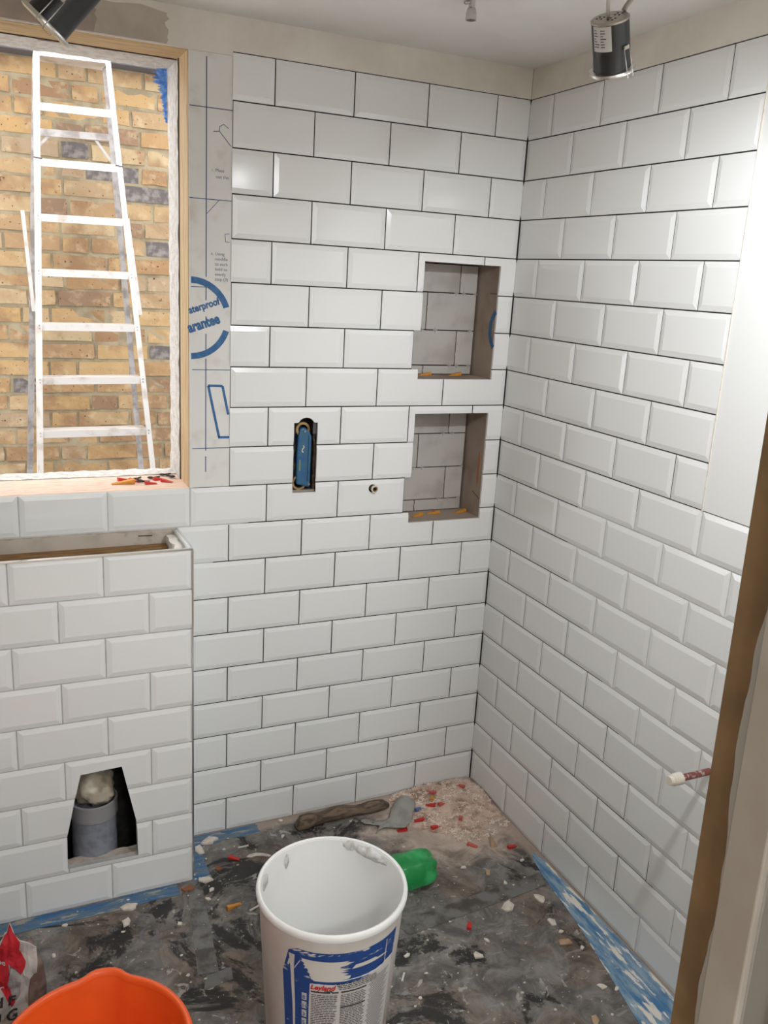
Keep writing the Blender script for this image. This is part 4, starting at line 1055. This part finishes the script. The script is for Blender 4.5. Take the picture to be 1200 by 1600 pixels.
for x, y, k in ((-.328, -.178, 0), (-.264, -.160, 0), (-.232, -.205, 0), (-.170, -.128, 1), (-.205, -.118, 0), (-.172, -.06, 1), (-.068, -.055, 1), (-.142, -.195, 1)):
    wedge('wedge_dustyred' if k else 'wedge_red', x, y, max(hz(x, y), 0)+.001, wr_.uniform(0, PI), 'dusty pinkish-red wedge half buried in the corner dust heap' if k else 'bright red tile wedge lying on the corner dust heap', 'dusty wedges on the heap' if k else 'red wedges on the heap')
wedge('wedge_orange', -.186, -.092, hz(-.186, -.092)+.002, 1.0, 'orange tile wedge lying on the corner dust heap')
wedge('wedge_blue', -.246, -.122, hz(-.246, -.122)+.002, .3, 'small blue tile wedge lying on the corner dust heap')
wedge('wedge_dustyred', -.167, -.311, .0005, -.7, 'split pinkish-red wedge on the floor just in front of the dust heap')
wedge('wedge_red', -.061, -.355, .0005, .15, 'red wedge on the dusty floor beside the tiled side wall')
wedge('wedge_red', -.336, -.589, .0005, .95, 'bright red wedge alone on the dark floor beside the white bucket')
wedge('wedge_red', -.819, -.134, .0005, -.5, 'red wedge on the floor between boxing and back wall')
wedge('wedge_orange', -.867, -.317, .0005, .25, 'long orange wedge on the black floor left of the white bucket', me=wbig)
# niches
for x, z0, lab, q in ((-.218, 1.2985, 'orange wedge propping the bottom tile of the upper niche', 0), (-.120, 1.2985, 'orange wedge propping the bottom tile of the upper niche', 0)):
    wedge('wedge_orange', x, .088, z0, PI, lab, 'wedges in the upper niche', wbig)
wedge('wedge_red', -.258, .085, 1.2985, .3, 'red wedge on the base of the upper niche')
for x, y, r in ((-.225, .060, PI+.3), (-.165, .075, PI-.25), (-.075, .07, PI+.15)):
    wedge('wedge_orange', x, y, .8875, r, 'orange wedge lying on the base of the lower niche', 'wedges in the lower niche', wbig)
wedge('wedge_dustyred', -.150, .085, .8875, .5, 'dusty red wedge on the base of the lower niche')
# sill litter
wy = wedge_mesh('tile_wedge', M['wedge_orange'], .056, .016, .012)
wedge('wedge_orange', -1.062, .075, 1.0205, PI, 'long yellow wedge lying on the window sill', me=wy)
for i, (x, y, r) in enumerate(((-1.055, .115, .2), (-1.030, .095, -.6), (-.995, .062, .1), (-.968, .105, .5), (-.952, .075, -.5))):
    wedge('wedge_red', x, y, 1.0205, r, 'red tile wedge lying on the window sill', 'red wedges on the sill')
clip = MB().bar((-.014, 0, .003), (.014, 0, .003), .003, .004, (0, 0, 1)); clip.tube([(-.012+.007*math.cos(t*.7), .007*math.sin(t*.7), .004) for t in range(10)], .0016, 5)
clm = clip.mesh('tile_clip', M['wedge_black'])
for x, y, r in ((-1.018, .118, .9), (-1.008, .082, -.4), (-.975, .12, .3), (-.935, .13, 2.0), (-.940, .15, .4)):
    tag(link_obj('tile_clip', clm, None, (x, y, 1.0205), (0, 0, r)), 'black plastic tile clip lying on the window sill', 'clip', 'black clips on the sill')
# spacers in the niche joints
sm_ = MB(); sm_.box(-.0065, .0065, 0, .003, -.0008, .0008); sm_.box(-.0008, .0008, 0, .003, -.0065, .0065); spm = sm_.mesh('tile_spacer', M['spacer'])
for lst, which in (([(-.110, 1.568), (-.121, 1.530), (-.097, 1.530), (-.058, 1.530), (-.211, 1.491), (-.225, 1.425), (-.181, 1.425), (-.067, 1.425), (-.110, 1.358), (-.128, 1.325), (-.103, 1.325), (-.064, 1.325), (-.212, 1.310)], 'upper'),
                   ([(-.112, 1.134), (-.131, 1.124), (-.100, 1.124), (-.222, 1.022), (-.194, 1.022), (-.060, 1.022), (-.113, .974), (-.132, .923), (-.099, .923), (-.063, .923), (-.211, .905)], 'lower')):
    for x, z in lst: tag(link_obj('tile_spacer', spm, None, (x, .1098, z)), 'small pale cross spacer in a joint inside the %s niche' % which, 'spacer', 'spacers in the %s niche' % which)
# plaster flakes
def flake_mesh(seed, s, mat):
    r = random.Random(seed); n = r.randint(5, 8); p = []
    for i in range(n):
        t = 2*PI*i/n+r.uniform(-.3, .3); q = s*r.uniform(.55, 1.1); p.append((q*math.cos(t), q*math.sin(t)*.65))
    return MB().flat(p, 0, .0025+s*.08).mesh('plaster_flake', mat)
big = {(-.210, -.567): .030, (-.112, -.572): .022, (-1.113, -.230): .026, (-.863, -.037): .026, (-.899, -.069): .022, (-.913, -.195): .026, (-1.128, -.280): .017, (-.132, -.653): .017, (-.366, -.687): .018, (-.144, -.873): .014}
flakes = [(-.240, -.388), (-.165, -.483), (-.366, -.687), (-.210, -.567), (-.321, -.650), (-.527, -.624), (-.132, -.653), (-.129, -.690), (-.113, -.755), (-.144, -.873), (-.116, -.891), (-.112, -.572), (-1.113, -.230), (-1.128, -.280), (-.923, -.268), (-.906, -.238), (-1.008, -.330), (-.863, -.037), (-.899, -.069), (-.913, -.195), (-.664, -.087), (-.647, -.014), (-.068, -.416), (-1.298, -.333), (-1.265, -.240)]
def where(x, y):
    if x < -.85 and y > -.22: return 'between the boxing and the back wall'
    if x < -.85: return 'in front of the tiled boxing'
    if x > -.25 and y < -.45: return 'beside the blue tape along the side wall'
    if y > -.2: return 'along the foot of the back wall'
    return 'on the dark floor beyond the white bucket'
for i, (x, y) in enumerate(flakes):
    s = big.get((x, y), .009); o = link_obj('plaster_flake', flake_mesh(i, s, M['flake']), None, (x, y, .0012), (0, 0, i*1.3))
    sz = 'large' if s > .02 else ('medium' if s > .01 else 'small')
    tag(o, '%s white plaster flake %s' % (sz, where(x, y)), 'flake', '%s flakes %s' % (sz, where(x, y)))
for i, (x, y, s, mt, lab) in enumerate(((-.140, -.726, .020, 'flake_tan', 'tan crumb of dried adhesive beside the blue tape'), (-.220, -.946, .022, 'flake_tan', 'flat tan crumb on the black floor near the door lining'), (-.870, -.162, .016, 'flake_brown', 'brown crumb beside the red wedge near the boxing'),
                                  (-.958, -.214, .020, 'flake_brown', 'rust-brown crumb at the corner of the tiled boxing'), (-.188, -.431, .014, 'flake_tan', 'tan crumb in front of the dust heap'), (-.322, -.135, .020, 'flake_tan', 'rounded tan lump beside the grey rag'))):
    o = tag(link_obj('dried_crumb', flake_mesh(60+i, s, M[mt]), None, (x, y, .0012), (0, 0, i)), lab, 'crumb')
for i, (x, y, L, r, mt, lab) in enumerate(((-.565, -.681, .026, .9, 'flake', 'thin pale splinter on the floor right of the white bucket'), (-.782, -.094, .030, .0, 'flake', 'thin pale splinter on the floor behind the white bucket'), (-.821, -.342, .03, .35, 'cap_white', 'thin white plastic strip beside the long orange wedge'))):
    tag(MB().bar((-L/2, 0, .002), (L/2, 0, .002), .004, .003, (0, 0, 1)).build('splinter', M[mt], None, loc=(x, y, .0008)), lab, 'splinter').rotation_euler = (0, 0, r)
m = MB(); 
m.flat([(-.03, .004), (-.02, .011), (0, .012), (.02, .002), (.035, -.012), (.028, -.016), (.012, -.006), (-.005, 0), (-.02, -.002)], 0, .003)
tag(m.build('paper_curl', M['flake'], None, loc=(-.756, -.145, .001)), 'curled white strip lying just behind the white bucket', 'strip')
tag(MB().add([(-.010, -.012, .0006), (.012, -.014, .0006), (.006, .03, .020), (-.002, .0, .012)], [(0, 1, 2), (0, 2, 3), (0, 3, 1), (1, 3, 2)]).build('cardboard_scrap', M['flake_tan'], None, loc=(-.110, -.325, 0)), 'pointed beige cardboard scrap in front of the dust heap', 'scrap')

# ------------------------------------------------------------ tape and print on the floor (parts of the floor)
MB().flat([(-.020, -.395), (-.006, -.43), (-.004, -.80), (-.004, -1.55), (-.20, -1.55), (-.134, -1.0), (-.098, -.82), (-.070, -.672), (-.050, -.50), (-.034, -.42)], .0002, .0012).build('blue_tape', M['tape_right'], fl)
MB().flat(ragged(-1.9, -.985, -.226, -.185, .004, 16, 4, 'tb'), .0002, .0012).build('blue_tape', M['tape_left'], fl)
MB().flat(ragged(-.938, -.72, -.045, -.002, .006, 10, 6, 'rb'), .0002, .0012).build('blue_tape', M['tape_left'], fl)
MB().flat(ragged(-.940, -.895, -.19, -.045, .006, 8, 8, 'rb'), .0002, .0011).build('blue_tape', M['tape_left'], fl)
MB().flat([(-.512, -.515), (-.30, -.497), (-.05, -.478), (-.065, -.528), (-.30, -.548), (-.49, -.565)], .0003, .0011).build('grey_tape', M['tape_grey'], fl)
MB().flat([(-.925, -.215), (-.962, -.205), (-1.002, -.505), (-.955, -.512)], .0003, .0010).build('grey_tape', M['tape_grey'], fl)
MB().flat([(-1.000, -.555), (-.93, -.545), (-.925, -.508), (-.985, -.515)], .0003, .0009).build('grey_tape', M['tape_grey'], fl)
sk_ = MB(); r9 = random.Random(31)
for i in range(420):
    x = r9.uniform(-1.35, -.06); y = r9.uniform(-1.1, -.03)
    if x < -.95 and y > -.19: continue
    q = .0012+.0042*r9.random()**4; a = r9.random()*PI
    pts_ = [(x+q*r9.uniform(.5, 1.3)*math.cos(a+k*2*PI/5), y+q*r9.uniform(.4, 1)*math.sin(a+k*2*PI/5)) for k in range(5)]
    sk_.flat(pts_, .0002, .0016)
o = sk_.build('plaster_specks', M['flake'], fl); o['kind'] = 'stuff'
def floor_text(body, size, x, y, rot, bold=0):
    me = text_mesh(body, size, 0, bold); me.transform(Matrix.Translation((x, y, .0008)) @ Matrix.Rotation(rot, 4, 'Z')); me.materials.clear(); me.materials.append(M['faint_print'])
    return link_obj('floor_print', me, fl)
floor_text('OOP', .062, -1.105, -.262, -PI/2+.03, .0015)
floor_text('ce', .032, -1.165, -.272, -PI/2, .0006)
floor_text('PACT', .030, -.122, -.895, -PI/2+.05, .0006)
